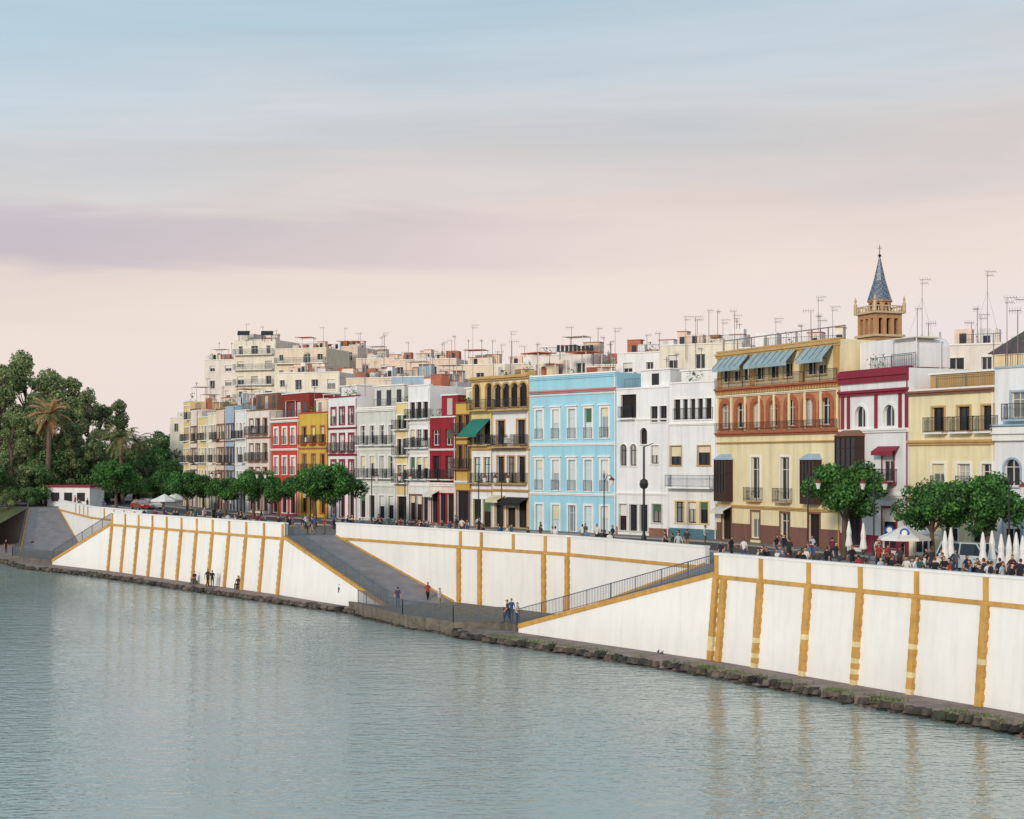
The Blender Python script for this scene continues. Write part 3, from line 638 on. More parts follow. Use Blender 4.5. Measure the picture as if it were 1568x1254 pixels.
for k in range(110):
    t=random.random()**.7; i=random.choice([0,1,1,2,2,3]); A=Vector(QE[i]);B=Vector(QE[i+1]); c=A.lerp(B,t)+Vector((.3,.2))*random.uniform(0,1.6)
    for j in range(24):
        p=c+Vector((random.gauss(0,.3),random.gauss(0,.4))); h=random.uniform(.04,.16); a=random.random()*6.3
        g.add([(p.x-.03*math.cos(a),p.y-.03*math.sin(a),.46),(p.x+.03*math.cos(a),p.y+.03*math.sin(a),.46),(p.x+random.uniform(-.1,.1),p.y+random.uniform(-.1,.1),.5+h)],[(0,1,2)],GR)
g.single('grass_weeds')

# ------------------------------------------------------------------ ground sheet, edge set back behind the wall faces
edge=[(60,22),(52,33),(40,51.5),(24.15,75.9),(12.8,93.4),(13.2,101),(4.6,115),(-6,127.3),(-16.6,139.7),(-21.3,138.5),(-45.7,169),(-43,172.5),(-54,190),(-68,222),(-73,223)]
land=[(x+.26,y+.2) for x,y in edge]+[(-95,236),(-160,300),(-500,520),(-4000,2500),(-4000,5000),(5000,5000),(5000,-900),(300,-500)]
me=bpy.data.meshes.new('ground'); bm=bmesh.new(); vs=[bm.verts.new((x,y,5.95)) for x,y in land]; f=bm.faces.new(vs); 
bmesh.ops.triangulate(bm,faces=[f]); bmesh.ops.recalc_face_normals(bm,faces=bm.faces)
for fc in bm.faces:
    if fc.normal.z<0: fc.normal_flip()
es=[e for e in bm.edges if len(e.link_faces)==1]; r=bmesh.ops.extrude_edge_only(bm,edges=es); 
for v in r['geom']:
    if isinstance(v,bmesh.types.BMVert): v.co.z=-2; 
bm.to_mesh(me); bm.free(); me.materials.append(PAVE); 
o=bpy.data.objects.new('ground',me); scene.collection.objects.link(o)
def strip(line,o0,o1,z,h,mat,name):
    a=Acc(); pts=[]
    for i,p in enumerate(line):
        q0=line[max(0,i-1)];q1=line[min(len(line)-1,i+1)]; d=(Vector(q1)-Vector(q0)).normalized(); n=Vector((d.y,-d.x)); pts.append((Vector(p)+n*o0,Vector(p)+n*o1))
    for i in range(len(pts)-1):
        (a0,a1),(b0,b1)=pts[i],pts[i+1]
        a.prism([(a0.x,a0.y,z),(b0.x,b0.y,z),(b1.x,b1.y,z),(a1.x,a1.y,z)],[(a0.x,a0.y,z+h),(b0.x,b0.y,z+h),(b1.x,b1.y,z+h),(a1.x,a1.y,z+h)],mat)
    a.single(name)
strip(FL,-.5,2.6,5.9,.17,PAVE,'pavement'); strip(FL,2.75,9.5,5.9,.055,ROADM,'road'); strip(FL,2.6,2.75,5.9,.175,C('kerb_stone',(160,156,150)),'kerb'); strip(FL,9.5,9.65,5.9,.175,MATS['kerb_stone'],'kerb')
a=Acc(); bank=[(-73,223),(-95,236),(-160,300),(-500,520)]
for p,r_ in zip(bank[:-1],bank[1:]):
    a.add([(*p,5.94),(*r_,5.94),(r_[0]-10,r_[1]-12,-.3),(p[0]-9,p[1]-8,-.3)],[(0,1,2,3)],C('bank_earth',(84,90,60),var=.4))
a.single('river_bank')

# ------------------------------------------------------------------ water
me=bpy.data.meshes.new('river_water'); me.from_pydata([(-4000,-900,0),(700,-900,0),(700,5000,0),(-4000,5000,0)],[],[(0,1,2,3)]); 
m,nt,bs=newmat('water'); L=nt.links.new
tc=nt.nodes.new('ShaderNodeTexCoord')
def nz(sc,rot,det,stretch=(1,1,1),rg=.55):
    mp=nt.nodes.new('ShaderNodeMapping'); mp.inputs['Scale'].default_value=stretch; mp.inputs['Rotation'].default_value=(0,0,rot); L(tc.outputs['Object'],mp.inputs[0])
    n=nt.nodes.new('ShaderNodeTexNoise'); n.inputs['Scale'].default_value=sc; n.inputs['Detail'].default_value=det; n.inputs['Roughness'].default_value=rg; L(mp.outputs[0],n.inputs['Vector']); return n
n1=nz(2.6,.12,2,(.55,1.2,1)); n2=nz(.8,-.15,2,(.45,1.1,1)); n3=nz(.03,.5,3)
mx=nt.nodes.new('ShaderNodeMath'); mx.operation='MULTIPLY_ADD'; mx.inputs[1].default_value=1.3; L(n2.outputs[0],mx.inputs[0]); L(n1.outputs[0],mx.inputs[2])
# calmer and choppier patches
ng=nz(.06,.3,3); mg=nt.nodes.new('ShaderNodeMapRange'); mg.inputs[1].default_value=.35; mg.inputs[2].default_value=.65; mg.inputs[3].default_value=.6; mg.inputs[4].default_value=1.0; L(ng.outputs[0],mg.inputs[0])
bp=nt.nodes.new('ShaderNodeBump'); bp.inputs['Distance'].default_value=.075; L(mg.outputs[0],bp.inputs['Strength']); L(mx.outputs[0],bp.inputs['Height']); L(bp.outputs[0],bs.inputs['Normal'])
cr=nt.nodes.new('ShaderNodeValToRGB'); cr.color_ramp.elements[0].position=.35; cr.color_ramp.elements[1].position=.65; cr.color_ramp.elements[0].color=(*lin((146,162,156)),1); cr.color_ramp.elements[1].color=(*lin((162,174,168)),1); L(n3.outputs[0],cr.inputs[0]); L(cr.outputs[0],bs.inputs['Base Color'])
bs.inputs['Roughness'].default_value=.04; bs.inputs['IOR'].default_value=4.2
me.materials.append(m); o=bpy.data.objects.new('river_water',me); scene.collection.objects.link(o)

# ------------------------------------------------------------------ trees
def leafmesh(a,centers,radii,n,size,mat,rng,flat=.75):
    V=[];Fc=[]
    tot=sum(r**2 for r in radii)
    for c,r in zip(centers,radii):
        k=int(n*r*r/tot)
        d=rng.normal(size=(k,3)); d/=np.linalg.norm(d,axis=1)[:,None]; rad=r*(rng.uniform(.4,1.15,size=(k,1)))**.6
        p=np.array(c)+d*rad*np.array([1,1,flat])
        t=rng.normal(size=(k,3)); t/=np.linalg.norm(t,axis=1)[:,None]; nn=d*.9+rng.normal(size=(k,3))*.6; u=np.cross(nn,t); u/=np.linalg.norm(u,axis=1)[:,None]; v=np.cross(nn,u); v/=np.linalg.norm(v,axis=1)[:,None]
        s=size*rng.uniform(.6,1.3,size=(k,1))
        q=np.stack([p-u*s*.5,p+v*s*.28,p+u*s*.5,p-v*s*.28],1).reshape(-1,3)
        o=len(V); V+=q.tolist(); Fc+=[(o+4*i,o+4*i+1,o+4*i+2,o+4*i+3) for i in range(k)]
    a.add(V,Fc,mat)
def tree(kind,seed):
    rng=np.random.default_rng(seed); rd=random.Random(seed); a=Acc()
    if kind=='street':
        th=2.3; a.beam((0,0,-.1),(0.05,0,th),.2,BARK,n=8,r2=.13); cs=[];rs=[]
        for i in range(26):
            an=rd.random()*6.28; rr=2.1*math.sqrt(rd.random()); zz=rd.uniform(-1,1); 
            rr*=math.sqrt(max(.15,1-zz*zz*.6)); cs.append((rr*math.cos(an),rr*math.sin(an),th+1.6+zz*1.2)); rs.append(rd.uniform(.5,.95))
        for i in range(9): 
            c=cs[i]; a.beam((.05,0,th-.1),(c[0]*.5,c[1]*.5,(c[2]+th)/2+.2),.08,BARK,n=5,r2=.05); a.beam((c[0]*.5,c[1]*.5,(c[2]+th)/2+.2),c,.05,BARK,n=5,r2=.015)
        leafmesh(a,cs,rs,9500,.24,LEAF,rng,.9)
    elif kind=='euc':
        Ht=20; a.beam((0,0,-1),(.6,.3,9),.5,BARK,n=8,r2=.3); a.beam((.6,.3,9),(.2,0,17),.3,BARK,n=6,r2=.08); cs=[];rs=[]
        for i in range(46):
            h=rd.uniform(.12,1); R=4.4*math.sin(min(1,h*1.15)*math.pi*.86+.25)**.7 if h<.98 else .5; an=rd.random()*6.28; rr=R*rd.uniform(.35,1.12)
            c=(rr*math.cos(an),rr*math.sin(an),Ht*h-1.0); cs.append(c); rs.append(rd.uniform(.5,1.35))
            a.beam((.4,.2,max(3,c[2]-3.5)),c,.1,BARK,n=5,r2=.03)
        leafmesh(a,cs,rs,11000,.46,LEAFE,rng,1.0)
    elif kind=='round':
        a.beam((0,0,-.5),(0,0,4),.3,BARK,n=7,r2=.18); cs=[];rs=[]
        for i in range(24):
            an=rd.random()*6.28; rr=3.2*math.sqrt(rd.random()); c=(rr*math.cos(an),rr*math.sin(an),rd.uniform(1.2,7.0-rr*.6)); cs.append(c); rs.append(rd.uniform(.7,1.4)); a.beam((0,0,2.5),c,.08,BARK,n=5,r2=.03)
        leafmesh(a,cs,rs,8000,.38,LEAFM if seed%2 else LEAFE,rng,.85)
    elif kind in('palm','drypalm'):
        a.beam((0,0,-.5),(.3,0,7.5),.24,BARK,n=8,r2=.2)
        for i in range(34):
            an=6.28*i/30*2.3; el=rd.uniform(-.9,1.2); p=Vector((.3,0,7.5)); L_=1.9 if kind=='drypalm' else 2.6; dr=Vector((math.cos(an)*math.cos(el),math.sin(an)*math.cos(el),math.sin(el)))
            sd=Vector((-math.sin(an),math.cos(an),0)); M1=LEAFO if kind=='drypalm' and i%3 else LEAFP
            for k in range(9):
                q2=p+dr*L_/9; dr=(dr+Vector((0,0,-.13))).normalized(); a.beam(p,q2,.03,M1)
                for sg in (-1,1):
                    for off in (0,.5):
                        e=p.lerp(q2,off); tip=e+sd*sg*.5*(1-abs(k-4)/8)+dr*.3+Vector((0,0,-.15)); a.add([e,e+dr*.1,tip],[(0,1,2)],M1 if rd.random()<.8 else LEAFO)
                p=q2
    return a.mesh(kind)
T={k:[tree(k,s) for s in ss] for k,ss in {'street':(1,2,3),'euc':(4,5,6),'round':(7,8,9),'palm':(10,),'drypalm':(11,)}.items()}
def placet(kind,name,px,Y,topy=None,sc=None,i=0,h=None,z=6,w=1):
    X=(px-CX)/FP*Y
    if topy is not None: sc=(zat(topy,Y)-z)/h
    link(T[kind][i%len(T[kind])],name,(X,Y,z),random.random()*6.28,(sc*w,sc*w,sc))
k=0
for px,ty,Y in ((-30,548,262),(0,545,250),(38,524,258),(76,548,250),(106,566,262),(132,584,250),(156,604,265),(181,602,258),(60,615,240),(20,620,238),(112,640,240),(145,650,242)):
    placet('euc','eucalyptus_tree',px,Y,ty,i=k,h=21,w=1.1 if px<120 else .85); k+=1
for px,ty,Y in ((-10,700,228),(25,690,232),(58,694,233),(90,670,240),(125,675,245),(165,655,250),(160,695,240),(205,695,258),(225,650,290),(250,642,300),(268,655,295),(238,680,262),(262,690,265),(10,745,224),(45,738,228)):
    placet('round','broadleaf_tree',px,Y,ty,i=k,h=7.8); k+=1
for px,ty,Y in ((188,640,240),(212,650,262)): placet('palm','palm_tree',px,Y,ty,h=9.6)
placet('drypalm','dry_palm_tree',72,236,596,h=9.6)
for px,ty,Y in ((178,708,200),(250,722,205),(287,722,192),(312,728,196),(345,732,186),(388,720,178),(426,732,170),(482,714,158),(512,712,156),(1292,712,108),(1428,738,97),(1512,728,93)):
    placet('street','orange_tree',px,Y,ty,i=k,h=5.5,w=random.uniform(.95,1.15)); k+=1

a=Acc(); Y=232; X=(116-CX)/FP*Y
a.box((X,Y,5.95),7.6,4,3.0,WHITE,'walls',-.3); a.box((X,Y,8.96),8.2,4.6,.3,maroon,'roof',-.3)
for i in (-2.2,0,2.2): a.box((X+i-.6,Y-1.95-i*.3,6.8),1.3,.3,1.3,DARK,'windows',-.3)
a.group('white_kiosk',(X,Y,6))

# ------------------------------------------------------------------ street lamps
def lampmesh(double):
    a=Acc(); a.lathe((0,0,0),[(.2,0),(.2,.3),(.12,.5),(.1,1.2),(.06,1.4),(.045,5.6),(.07,5.7),(.03,6.1),(0,6.3)],IRON,8)
    for sg in ((1,-1) if double else (1,)):
        pts=[(0,5.2),(sg*.35,5.75),(sg*.75,5.85),(sg*.95,5.65)]
        for p,q in zip(pts[:-1],pts[1:]): a.beam((p[0],0,p[1]),(q[0],0,q[1]),.03,IRON)
        a.lathe((sg*.95,0,5.0),[(.0,0),(.1,.02),(.2,.45)],FRAME,8); a.lathe((sg*.95,0,5.45),[(.27,0),(.2,.1),(.06,.22),(0,.3)],C('lamp_hood',(120,50,44)),8)
    return a.mesh('street_lamp')
LM=[lampmesh(True),lampmesh(False)]
for px,Y in ((569,150),(733,140),(768,137),(925,122),(1237,106),(1338,103),(475,158),(400,170),(330,180),(620,150),(1545,90)): link(LM[px%2],'street_lamp',((px-CX)/FP*Y,Y,6),-.9)
a=Acc(); a.lathe((0,0,0),[(.25,0),(.22,.6),(.11,.9),(.08,8.2),(0,8.3)],IRON,8); a.lathe((0,0,4.6),[(0,0),(.3,.15),(.38,.45),(.3,.8),(0,.95)],IRON,10); a.beam((0,0,8.2),(.8,0,8.5),.05,IRON); a.single('lamp_column',((986-CX)/FP*125,125,6))

# ------------------------------------------------------------------ umbrellas, tables
UW=C('canvas_white',(236,234,230),var=.05,streak=.1)
a=Acc(); a.lathe((0,0,0),[(.25,0),(.25,.06),(.03,.08),(.025,2.7)],STEEL,8); a.lathe((0,0,2.0),[(1.7,0),(1.72,-.18)],UW,8); a.lathe((0,0,2.0),[(1.7,0),(.9,.35),(0,.8)],UW,8)
for i in range(8): a.beam((0,0,2.75),(1.68*math.cos(i*math.pi/4),1.68*math.sin(i*math.pi/4),2.0),.015,STEEL)
UO=a.mesh('parasol')
a=Acc(); a.lathe((0,0,0),[(.25,0),(.25,.06),(.03,.08),(.025,2.8)],STEEL,8); a.lathe((0,0,1.1),[(.22,0),(.26,.1),(.16,.7),(.18,1.0),(.06,1.7),(0,1.8)],UW,9); UC=a.mesh('closed_parasol')
for px,Y in ((1385,97),(252,190),(1402,103),(268,196)): link(UO,'cafe_parasol',((px-CX)/FP*Y,Y,6),.3)
for px,Y in ((1447,88),(1456,92),(1505,86),(1519,88),(1533,84),(1545,83),(1556,86),(1566,82),(1300,102),(1322,99)): link(UC,'closed_cafe_parasol',((px-CX)/FP*Y,Y,6),px)
a=Acc(); a.lathe((0,0,0),[(.28,0),(.26,.04),(.03,.06),(.03,.7)],STEEL,8); a.lathe((0,0,.7),[(0,0),(.38,0),(.38,.03),(0,.035)],STEEL,14)
for sg in (0,1.57,3.14,4.71):
    cx,cy=.75*math.cos(sg),.75*math.sin(sg); a.box((cx,cy,.44),.4,.4,.03,CHAIR,None,sg)
    for i in (-1,1):
        for j in (-1,1):
            ox=i*.17*math.cos(sg)-j*.17*math.sin(sg); oy=i*.17*math.sin(sg)+j*.17*math.cos(sg); a.beam((cx+ox,cy+oy,0),(cx+ox,cy+oy,.88 if i>0 else .44),.015,STEEL)
    a.box((cx+.18*math.cos(sg),cy+.18*math.sin(sg),.62),.03,.38,.26,CHAIR,None,sg)
TB=a.mesh('cafe_table')
for px,Y in ((1160,98),(1200,95.5),(1240,94),(1285,92),(1330,90),(1370,88),(1410,86),(1450,84),(1490,83),(1530,80),(640,137),(690,132),(1180,104),(1350,96)): link(TB,'cafe_table_with_chairs',((px-CX)/FP*Y,Y,6),px)

# ------------------------------------------------------------------ people
def clothmat(name,src):
    m,nt,b=newmat(name); 
    oi=nt.nodes.new('ShaderNodeObjectInfo')
    if src=='color': nt.links.new(oi.outputs['Color'],b.inputs['Base Color'])
    else:
        r=nt.nodes.new('ShaderNodeValToRGB'); r.color_ramp.interpolation='CONSTANT'; el=r.color_ramp.elements
        while len(el)<len(src): el.new(.5)
        for i,c in enumerate(src): el[i].position=i/len(src); el[i].color=(*lin(c),1)
        nt.links.new(oi.outputs['Random'],r.inputs[0]); nt.links.new(r.outputs[0],b.inputs['Base Color'])
    b.inputs['Roughness'].default_value=.85; return m
SHIRT=clothmat('cloth_shirt','color'); PANTS=clothmat('cloth_trousers',[(34,38,54),(48,62,92),(28,28,30),(90,84,76),(60,74,104),(150,138,118)]); SKIN=clothmat('skin',[(206,156,126),(188,136,104),(214,168,140)]); HAIR=clothmat('hair',[(34,26,22),(70,48,32),(26,22,22),(90,66,44)]); SHOE=C('shoes',(38,34,34),bump=0); LIP=C('lips',(160,84,74),bump=0)
def person_mesh(pose):
    J={'pel':(0,0,.95),'sp':(0,.01,1.12),'ch':(0,0,1.3),'nk':(0,0,1.47),'hd':(0,-.02,1.56)}
    E=[('pel','sp','s'),('sp','ch','s'),('ch','nk','s'),('nk','hd','k')]
    R={'pel':.14,'sp':.125,'ch':.15,'nk':.055,'hd':.05}
    def put(n,p,r): J[n]=p;R[n]=r
    if pose in('stand','stand2','walk'):
        dy={'stand':(0,0,0,0),'stand2':(-.04,.04,-.03,.08),'walk':(-.14,.1,-.24,.34)}[pose]
        for s,k,f,sd in ((-1,dy[0],dy[2],'L'),(1,dy[1],dy[3],'R')):
            put('hp'+sd,(s*.095,0,.9),.1); put('kn'+sd,(s*.1,k-.02,.5),.062); put('an'+sd,(s*.1,f,.09+(.06 if f>.2 else 0)),.042); put('to'+sd,(s*.115,f-.17,.035),.034)
        arms={'stand':((-.26,.02,1.16),(-.27,-.04,.92),(.26,.02,1.16),(.27,-.04,.92)),'stand2':((-.28,-.02,1.17),(-.2,-.25,1.22),(.26,.04,1.16),(.25,-.06,.93)),'walk':((-.25,.12,1.17),(-.26,.14,.93),(.25,-.08,1.17),(.25,-.25,.98))}[pose]
    else:
        for s,sd in ((-1,'L'),(1,'R')):
            put('hp'+sd,(s*.1,-.02,.9),.1); put('kn'+sd,(s*.13,-.43,.93),.07); put('an'+sd,(s*.12,-.46+(0.1 if s>0 else 0),.5),.045); put('to'+sd,(s*.12,-.62+(0.1 if s>0 else 0),.44),.036)
        arms=((-.25,-.08,1.16),(-.15,-.32,1.03),(.25,-.08,1.16),(.15,-.32,1.03))
    put('shL',(-.17,0,1.41),.062);put('shR',(.17,0,1.41),.062)
    put('elL',arms[0],.043);put('wrL',arms[1],.03);put('elR',arms[2],.043);put('wrR',arms[3],.03)
    for sd in 'LR':
        E+=[('ch','sh'+sd,'s'),('sh'+sd,'el'+sd,'s'),('el'+sd,'wr'+sd,'k'),('pel','hp'+sd,'p'),('hp'+sd,'kn'+sd,'p'),('kn'+sd,'an'+sd,'p'),('an'+sd,'to'+sd,'o')]
    names=list(J); me=bpy.data.meshes.new('p'); me.from_pydata([J[n] for n in names],[(names.index(a),names.index(b_)) for a,b_,_ in E],[])
    ob=bpy.data.objects.new('p',me); scene.collection.objects.link(ob); md=ob.modifiers.new('s','SKIN'); md.use_smooth_shade=True
    for i,n in enumerate(names): me.skin_vertices[0].data[i].radius=(R[n]*(1.15 if n in('ch','pel','sp') else 1),R[n]*(.8 if n in('ch','pel','sp') else 1)); me.skin_vertices[0].data[i].use_root=(n=='pel')
    ob.modifiers.new('u','SUBSURF').levels=1
    dg=bpy.context.evaluated_depsgraph_get(); em=bpy.data.meshes.new_from_object(ob.evaluated_get(dg)); bpy.data.objects.remove(ob)
    a=Acc(); mt={'s':SHIRT,'k':SKIN,'p':PANTS,'o':SHOE}; V=[v.co.copy() for v in em.vertices]
    groups={}
    for p in em.polygons:
        c=p.center; best=None
        for n0,n1,l in E:
            P=Vector(J[n0]);Q=Vector(J[n1]); t=max(0,min(1,(c-P).dot(Q-P)/(Q-P).length_squared)); dd=(c-P.lerp(Q,t)).length/(R[n0]*(1-t)+R[n1]*t)
            if best is None or dd<best[0]: best=(dd,l)
        groups.setdefault(best[1],[]).append(tuple(p.vertices))
    for l,fs in groups.items():
        used=sorted({i for f_ in fs for i in f_}); mp={v:i for i,v in enumerate(used)}; a.add([V[i] for i in used],[tuple(mp[i] for i in f_) for f_ in fs],mt[l])
    hc=Vector((0,-.03,1.63))
    vs=[];fs=[];n=12;mm=8
    for j in range(mm+1):
        ph=math.pi*j/mm
        for i in range(n):
            th=2*math.pi*i/n; r=math.sin(ph); x=.078*r*math.cos(th); y=.098*r*math.sin(th); z=.118*math.cos(ph)
            if z<0: x*=1+z*1.6; 
            vs.append(hc+Vector((x,y,z)))
    for j in range(mm):
        for i in range(n): fs.append((j*n+i,(j+1)*n+i,(j+1)*n+(i+1)%n,j*n+(i+1)%n))
    hair=[];sk=[]
    for f_ in fs:
        c=sum((vs[i] for i in f_),Vector())/4-hc
        (hair if (c.z>.055 or (c.y>.01 and c.z>-.05)) else sk).append(f_)
    a.add(vs,sk,SKIN); a.add([hc+(v-hc)*1.09 for v in vs],hair,HAIR)
    a.beam(hc+Vector((0,-.09,.02)),hc+Vector((0,-.122,-.02)),.008,SKIN,r2=.016)
    for s in (-1,1):
        a.box(hc+Vector((s*.03,-.094,.01)),.018,.01,.012,SHOE); a.box(hc+Vector((s*.08,0,-.03)),.014,.03,.055,SKIN)
    a.box(hc+Vector((0,-.088,-.058)),.04,.012,.01,LIP)
    for sd,s in (('L',-1),('R',1)):
        w=Vector(J['wr'+sd]); d=(w-Vector(J['el'+sd])).normalized(); side=Vector((0,1,0)).cross(d).normalized(); fw=d.cross(side)
        a.beam(w,w+d*.09,.03,SKIN,r2=.036,n=6)
        for i in range(4): 
            b0=w+d*.085+fw*(-.03+.02*i); k1=b0+d*(.04+.006*(i in(1,2)))-side*s*.004; a.beam(b0,k1,.009,SKIN); a.beam(k1,k1+d*.03-side*s*.014,.008,SKIN,r2=.006)
        a.beam(w+d*.03-fw*.03,w+d*.07-fw*.06,.011,SKIN,r2=.008)
    m_=a.mesh('person_'+pose)
    for p in m_.polygons: p.use_smooth=True
    return m_
PM={p:person_mesh(p) for p in ('stand','stand2','walk','sit')}
SC=[(214,214,218),(40,44,60),(150,50,50),(60,86,130),(30,30,32),(30,34,44),(214,210,200),(84,116,150),(60,56,60),(100,40,56),(180,190,200),(50,80,76),(36,40,50),(24,24,28),(80,84,92)]
def person(px,Y,z=6,pose=None,rot=None,name='person',col=None,sc=None):
    X=(px-CX)/FP*Y; pose=pose or random.choice(['stand','stand2','walk','stand','walk'])
    z2=z-.44 if pose=='sit' else z
    link(PM[pose],name,(X,Y,z2),random.random()*6.28 if rot is None else rot,sc or random.uniform(.93,1.05),lin(col or random.choice(SC)))
def wallY(px):
    if px<171: return hit(px,BKL).y
    if px<435: return hit(px,FLW).y
    if px<515: return 139.5
    if px<1090: return hit(max(516,px),BK).y
    return hit(px,FR).y
rr=random.Random(3)
for lo,hi,n in ((95,200,6),(200,435,28),(440,515,10),(520,720,40),(720,1090,30),(1100,1180,8),(1180,1575,72)):
    for i in range(n):
        px=rr.uniform(lo,hi); off=rr.choice([.9,1.1,1.6,2.5,4,6,9,14]); Y=wallY(px)+off*1.35
        person(px,Y,6)
# people on the ramp landing and by the water
for px,py,z,pose,rot,col in ((520,925,.5,'stand',2.2,(24,24,28)),(536,924,.5,'stand2',.6,(24,26,32)),(541,926,.5,'walk',1.2,(40,40,46)),(546,927,.5,'stand',2,(210,210,214)),(655,922,ZL,'walk',.4,(150,60,60)),(673,931,ZL,'stand2',1,(200,200,204)),(609,930,ZL,'stand',3,(60,60,90)),(783,952,ZL,'stand',.2,(60,80,120)),(792,957,ZL,'stand2',.9,(190,190,200)),(777,955,ZL,'walk',5,(40,40,46)),(325,899,.5,'stand',.4,(30,34,40)),(318,899,.5,'walk',1,(60,60,66)),(50,846,.5,'walk',1,(40,40,40)),(9,846,.5,'stand',1,(40,40,40))):
    Y=(CH-z)/(py-HY)*FP; person(px,Y,z,pose,rot,'person',col)
for px,py in ((365,902),(298,894),(708,916)):
    z=.5 if px<600 else ZL; Y=(CH-z-.0)/(py-HY)*FP; X=(px-CX)/FP*Y
    link(PM['sit'],'seated_person',(X,Y,z-.42),-.4,1,lin((30,30,40)))
    a=Acc(); a.prism([(-.27,-.16,0),(.25,-.14,0),(.27,.24,0),(-.25,.26,0)],[(-.22,-.12,.38),(.2,-.1,.38),(.22,.2,.38),(-.2,.22,.37)],LANDM); a.single('stone_seat',(X,Y,z),-.4)
PG=Acc(); PG.lathe((0,0,.12),[(0,-.07),(.05,-.04),(.06,0),(.04,.05),(0,.07)],IRONG,7); PG.beam((0,-.03,.15),(0,-.09,.22),.025,IRONG,n=6,r2=.02); PG.beam((0,.03,.13),(0,.17,.1),.04,IRON,r2=.015); PG.beam((0,-.1,.22),(0,-.13,.21),.008,IRON,r2=.002)
for s in (-1,1): PG.beam((s*.02,0,.07),(s*.02,-.01,0),.006,LIP)
PGm=PG.mesh('pigeon')
for px,py in ((1008,1001),(952,984),(1014,1003),(870,975)):
    Y=(CH-.5)/(py-HY)*FP; link(PGm,'pigeon',((px-CX)/FP*Y,Y,.49),px,1.3)
# ------------------------------------------------------------------ cars
def carmesh(van):
    a=Acc(); body=clothmat('car_paint_v' if van else 'car_paint','color'); bb=body.node_tree.nodes['Principled BSDF']; bb.inputs['Roughness'].default_value=.25; bb.inputs['Coat Weight'].default_value=.5
    if van: low=[(-2.3,.35),(-2.3,1.05),(-1.5,1.15),(2.2,1.15),(2.25,.35)]; up=[(-1.45,1.15),(-.75,1.88),(1.9,1.92),(2.18,1.15)]
    else: low=[(-2.1,.3),(-2.1,.72),(-1.0,.92),(1.9,.95),(2.05,.7),(2.05,.3)]; up=[(-.95,.92),(-.2,1.42),(1.1,1.42),(1.85,.95)]
    a.prism([(x,-.86,z) for x,z in low],[(x,.86,z) for x,z in low],body); 
    a.prism([(x,-.8 if z<1.2 else -.62,z) for x,z in up],[(x,.8 if z<1.2 else .62,z) for x,z in up],GLASS)
    t=up[1][1]; a.box(((up[1][0]+up[2][0])/2,0,t-.02),up[2][0]-up[1][0]+.1,1.3,.06,body)
    for sg in (-1,1):
        for x0,x1 in ((up[0][0],up[1][0]),(.45,.45),(up[3][0],up[2][0])): a.beam((x0,sg*.8,up[0][1]),(x1,sg*.64,t),.045,body)
        for wx in (-1.35,1.35):
            a.beam((wx,sg*.68,.32),(wx,sg*.9,.32),.32,IRON,n=16); a.beam((wx,sg*.9,.32),(wx,sg*.91,.32),.18,STEEL,n=12)
        a.box((-2.1 if not van else -2.3,sg*.6,.6),.06,.35,.16,TRIMW); a.box((2.05 if not van else 2.25,sg*.65,.65),.05,.28,.16,crim)
        a.box((-.8,sg*.95,.95),.12,.18,.12,body)
    return a.mesh('car')
CM=[carmesh(False),carmesh(True)]
for px,Y,v,c in ((1490,93,1,(200,214,216)),(216,216,0,(170,60,48)),(232,218,0,(210,210,210))):
    link(CM[v],'parked_van' if v else 'parked_car',((px-CX)/FP*Y,Y,5.96),math.radians(125),1,lin(c))
for px,Y in ((1362,100),(1385,96)):
    a=Acc(); a.beam((0,0,0),(0,0,2.6),.03,STEEL)
    a.beam((0,-.03,2.35),(0,-.05,2.35),.3,C('sign_blue',(40,90,170)),n=14); a.beam((0,-.051,2.35),(0,-.056,2.35),.18,TRIMW,n=14); a.single('road_sign',((px-CX)/FP*Y,Y,6),-.3)
# ------------------------------------------------------------------ camera, light, world
cam=bpy.data.cameras.new('camera'); co=bpy.data.objects.new('camera',cam); scene.collection.objects.link(co); co.location=(0,0,CH); co.rotation_euler=(math.pi/2,0,0)
cam.sensor_width=36; cam.lens=36*FP/1568; cam.shift_y=(HY-627)/1568; cam.clip_end=9000; cam.clip_start=.5; scene.camera=co
SE,SA=math.radians(20),math.radians(208)
sd=Vector((math.sin(SA)*math.cos(SE),math.cos(SA)*math.cos(SE),math.sin(SE)))
su=bpy.data.lights.new('sun','SUN'); su.energy=2.1; su.angle=math.radians(8); su.color=(1,.87,.74); so=bpy.data.objects.new('sun',su); scene.collection.objects.link(so); so.rotation_euler=sd.to_track_quat('Z','Y').to_euler()
w=bpy.data.worlds.new('World'); scene.world=w; w.use_nodes=True; nt=w.node_tree; L=nt.links.new; nt.nodes.clear()
out=nt.nodes.new('ShaderNodeOutputWorld'); sky=nt.nodes.new('ShaderNodeTexSky'); sky.sky_type='NISHITA'; sky.sun_disc=False; sky.sun_elevation=SE; sky.sun_rotation=SA; sky.air_density=1; sky.dust_density=1.5
bg1=nt.nodes.new('ShaderNodeBackground'); bg1.inputs[1].default_value=.1; L(sky.outputs[0],bg1.inputs[0])
tc=nt.nodes.new('ShaderNodeTexCoord'); sx=nt.nodes.new('ShaderNodeSeparateXYZ'); L(tc.outputs['Generated'],sx.inputs[0])
mp=nt.nodes.new('ShaderNodeMapping'); mp.inputs['Scale'].default_value=(1,1,7); mp.inputs['Rotation'].default_value=(0,math.radians(2),0); L(tc.outputs['Generated'],mp.inputs[0])
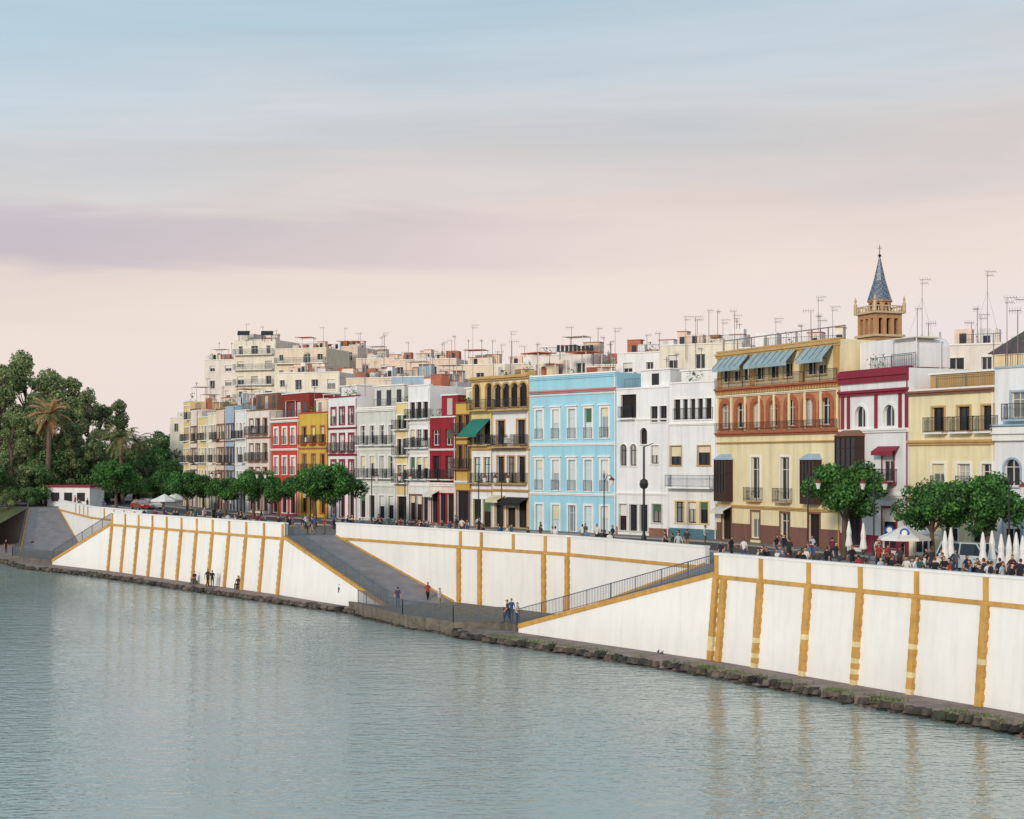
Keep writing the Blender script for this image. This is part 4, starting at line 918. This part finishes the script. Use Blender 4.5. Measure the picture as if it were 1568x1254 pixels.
def N_(sc,det,rg,dist,off):
    m2=nt.nodes.new('ShaderNodeMapping'); m2.inputs['Location'].default_value=off; L(mp.outputs[0],m2.inputs[0])
    n=nt.nodes.new('ShaderNodeTexNoise'); n.inputs['Scale'].default_value=sc; n.inputs['Detail'].default_value=det; n.inputs['Roughness'].default_value=rg; n.inputs['Distortion'].default_value=dist; L(m2.outputs[0],n.inputs['Vector']); return n.outputs[0]
def M(op,a,b_=None,c=None):
    x=nt.nodes.new('ShaderNodeMath'); x.operation=op
    for i,v in enumerate((a,b_,c)):
        if v is None: continue
        if isinstance(v,(int,float)): x.inputs[i].default_value=v
        else: L(v,x.inputs[i])
    return x.outputs[0]
nA=N_(2.6,6,.5,.4,(0,0,0)); nB=N_(5,6,.55,.6,(3,1,0)); nC=N_(1.6,7,.6,.8,(7,2,5))
zz=M('ADD',sx.outputs[2],M('MULTIPLY',M('SUBTRACT',nA,.5),.13)); zz=M('ADD',zz,M('MULTIPLY',sx.outputs[0],-.10))
cr=nt.nodes.new('ShaderNodeValToRGB'); L(zz,cr.inputs[0]); el=cr.color_ramp.elements
stops=[(0,(236,222,220)),(.05,(242,228,226)),(.11,(246,228,217)),(.15,(237,219,211)),(.19,(221,216,214)),(.235,(204,213,220)),(.29,(186,209,221)),(.5,(174,200,214)),(1,(162,190,208))]
while len(el)<len(stops): el.new(.5)
for i,(p,c) in enumerate(stops): el[i].position=p; el[i].color=(*lin(c),1)
mr=nt.nodes.new('ShaderNodeMapRange'); mr.interpolation_type='SMOOTHSTEP'; mr.inputs[1].default_value=.026; mr.inputs[2].default_value=.008; mr.inputs[3].default_value=0; mr.inputs[4].default_value=1
dz=M('ABSOLUTE',M('SUBTRACT',M('ADD',sx.outputs[2],M('MULTIPLY',M('SUBTRACT',nB,.5),.045)),.145)); L(dz,mr.inputs[0])
mxr=nt.nodes.new('ShaderNodeMapRange'); mxr.inputs[1].default_value=.16; mxr.inputs[2].default_value=-.3; mxr.inputs[3].default_value=0; mxr.inputs[4].default_value=.85; L(sx.outputs[0],mxr.inputs[0])
fac=M('MULTIPLY',mr.outputs[0],mxr.outputs[0])
mix=nt.nodes.new('ShaderNodeMix'); mix.data_type='RGBA'; L(fac,mix.inputs[0]); L(cr.outputs[0],mix.inputs[6]); mix.inputs[7].default_value=(*lin((204,190,199)),1)
br=nt.nodes.new('ShaderNodeMapRange'); br.inputs[1].default_value=.3; br.inputs[2].default_value=.7; br.inputs[3].default_value=.88; br.inputs[4].default_value=1.1; L(nC,br.inputs[0])
fz=nt.nodes.new('ShaderNodeMapRange'); fz.inputs[1].default_value=.1; fz.inputs[2].default_value=.22; L(sx.outputs[2],fz.inputs[0])
bf=M('ADD',M('MULTIPLY',M('SUBTRACT',br.outputs[0],1.0),fz.outputs[0]),1.0)
bg2=nt.nodes.new('ShaderNodeBackground'); L(bf,bg2.inputs[1]); L(mix.outputs[2],bg2.inputs[0])
ms=nt.nodes.new('ShaderNodeMixShader'); ms.inputs[0].default_value=.9; L(bg1.outputs[0],ms.inputs[1]); L(bg2.outputs[0],ms.inputs[2]); L(ms.outputs[0],out.inputs[0])
scene.view_settings.view_transform='Standard'; scene.view_settings.look='None'; scene.view_settings.exposure=0
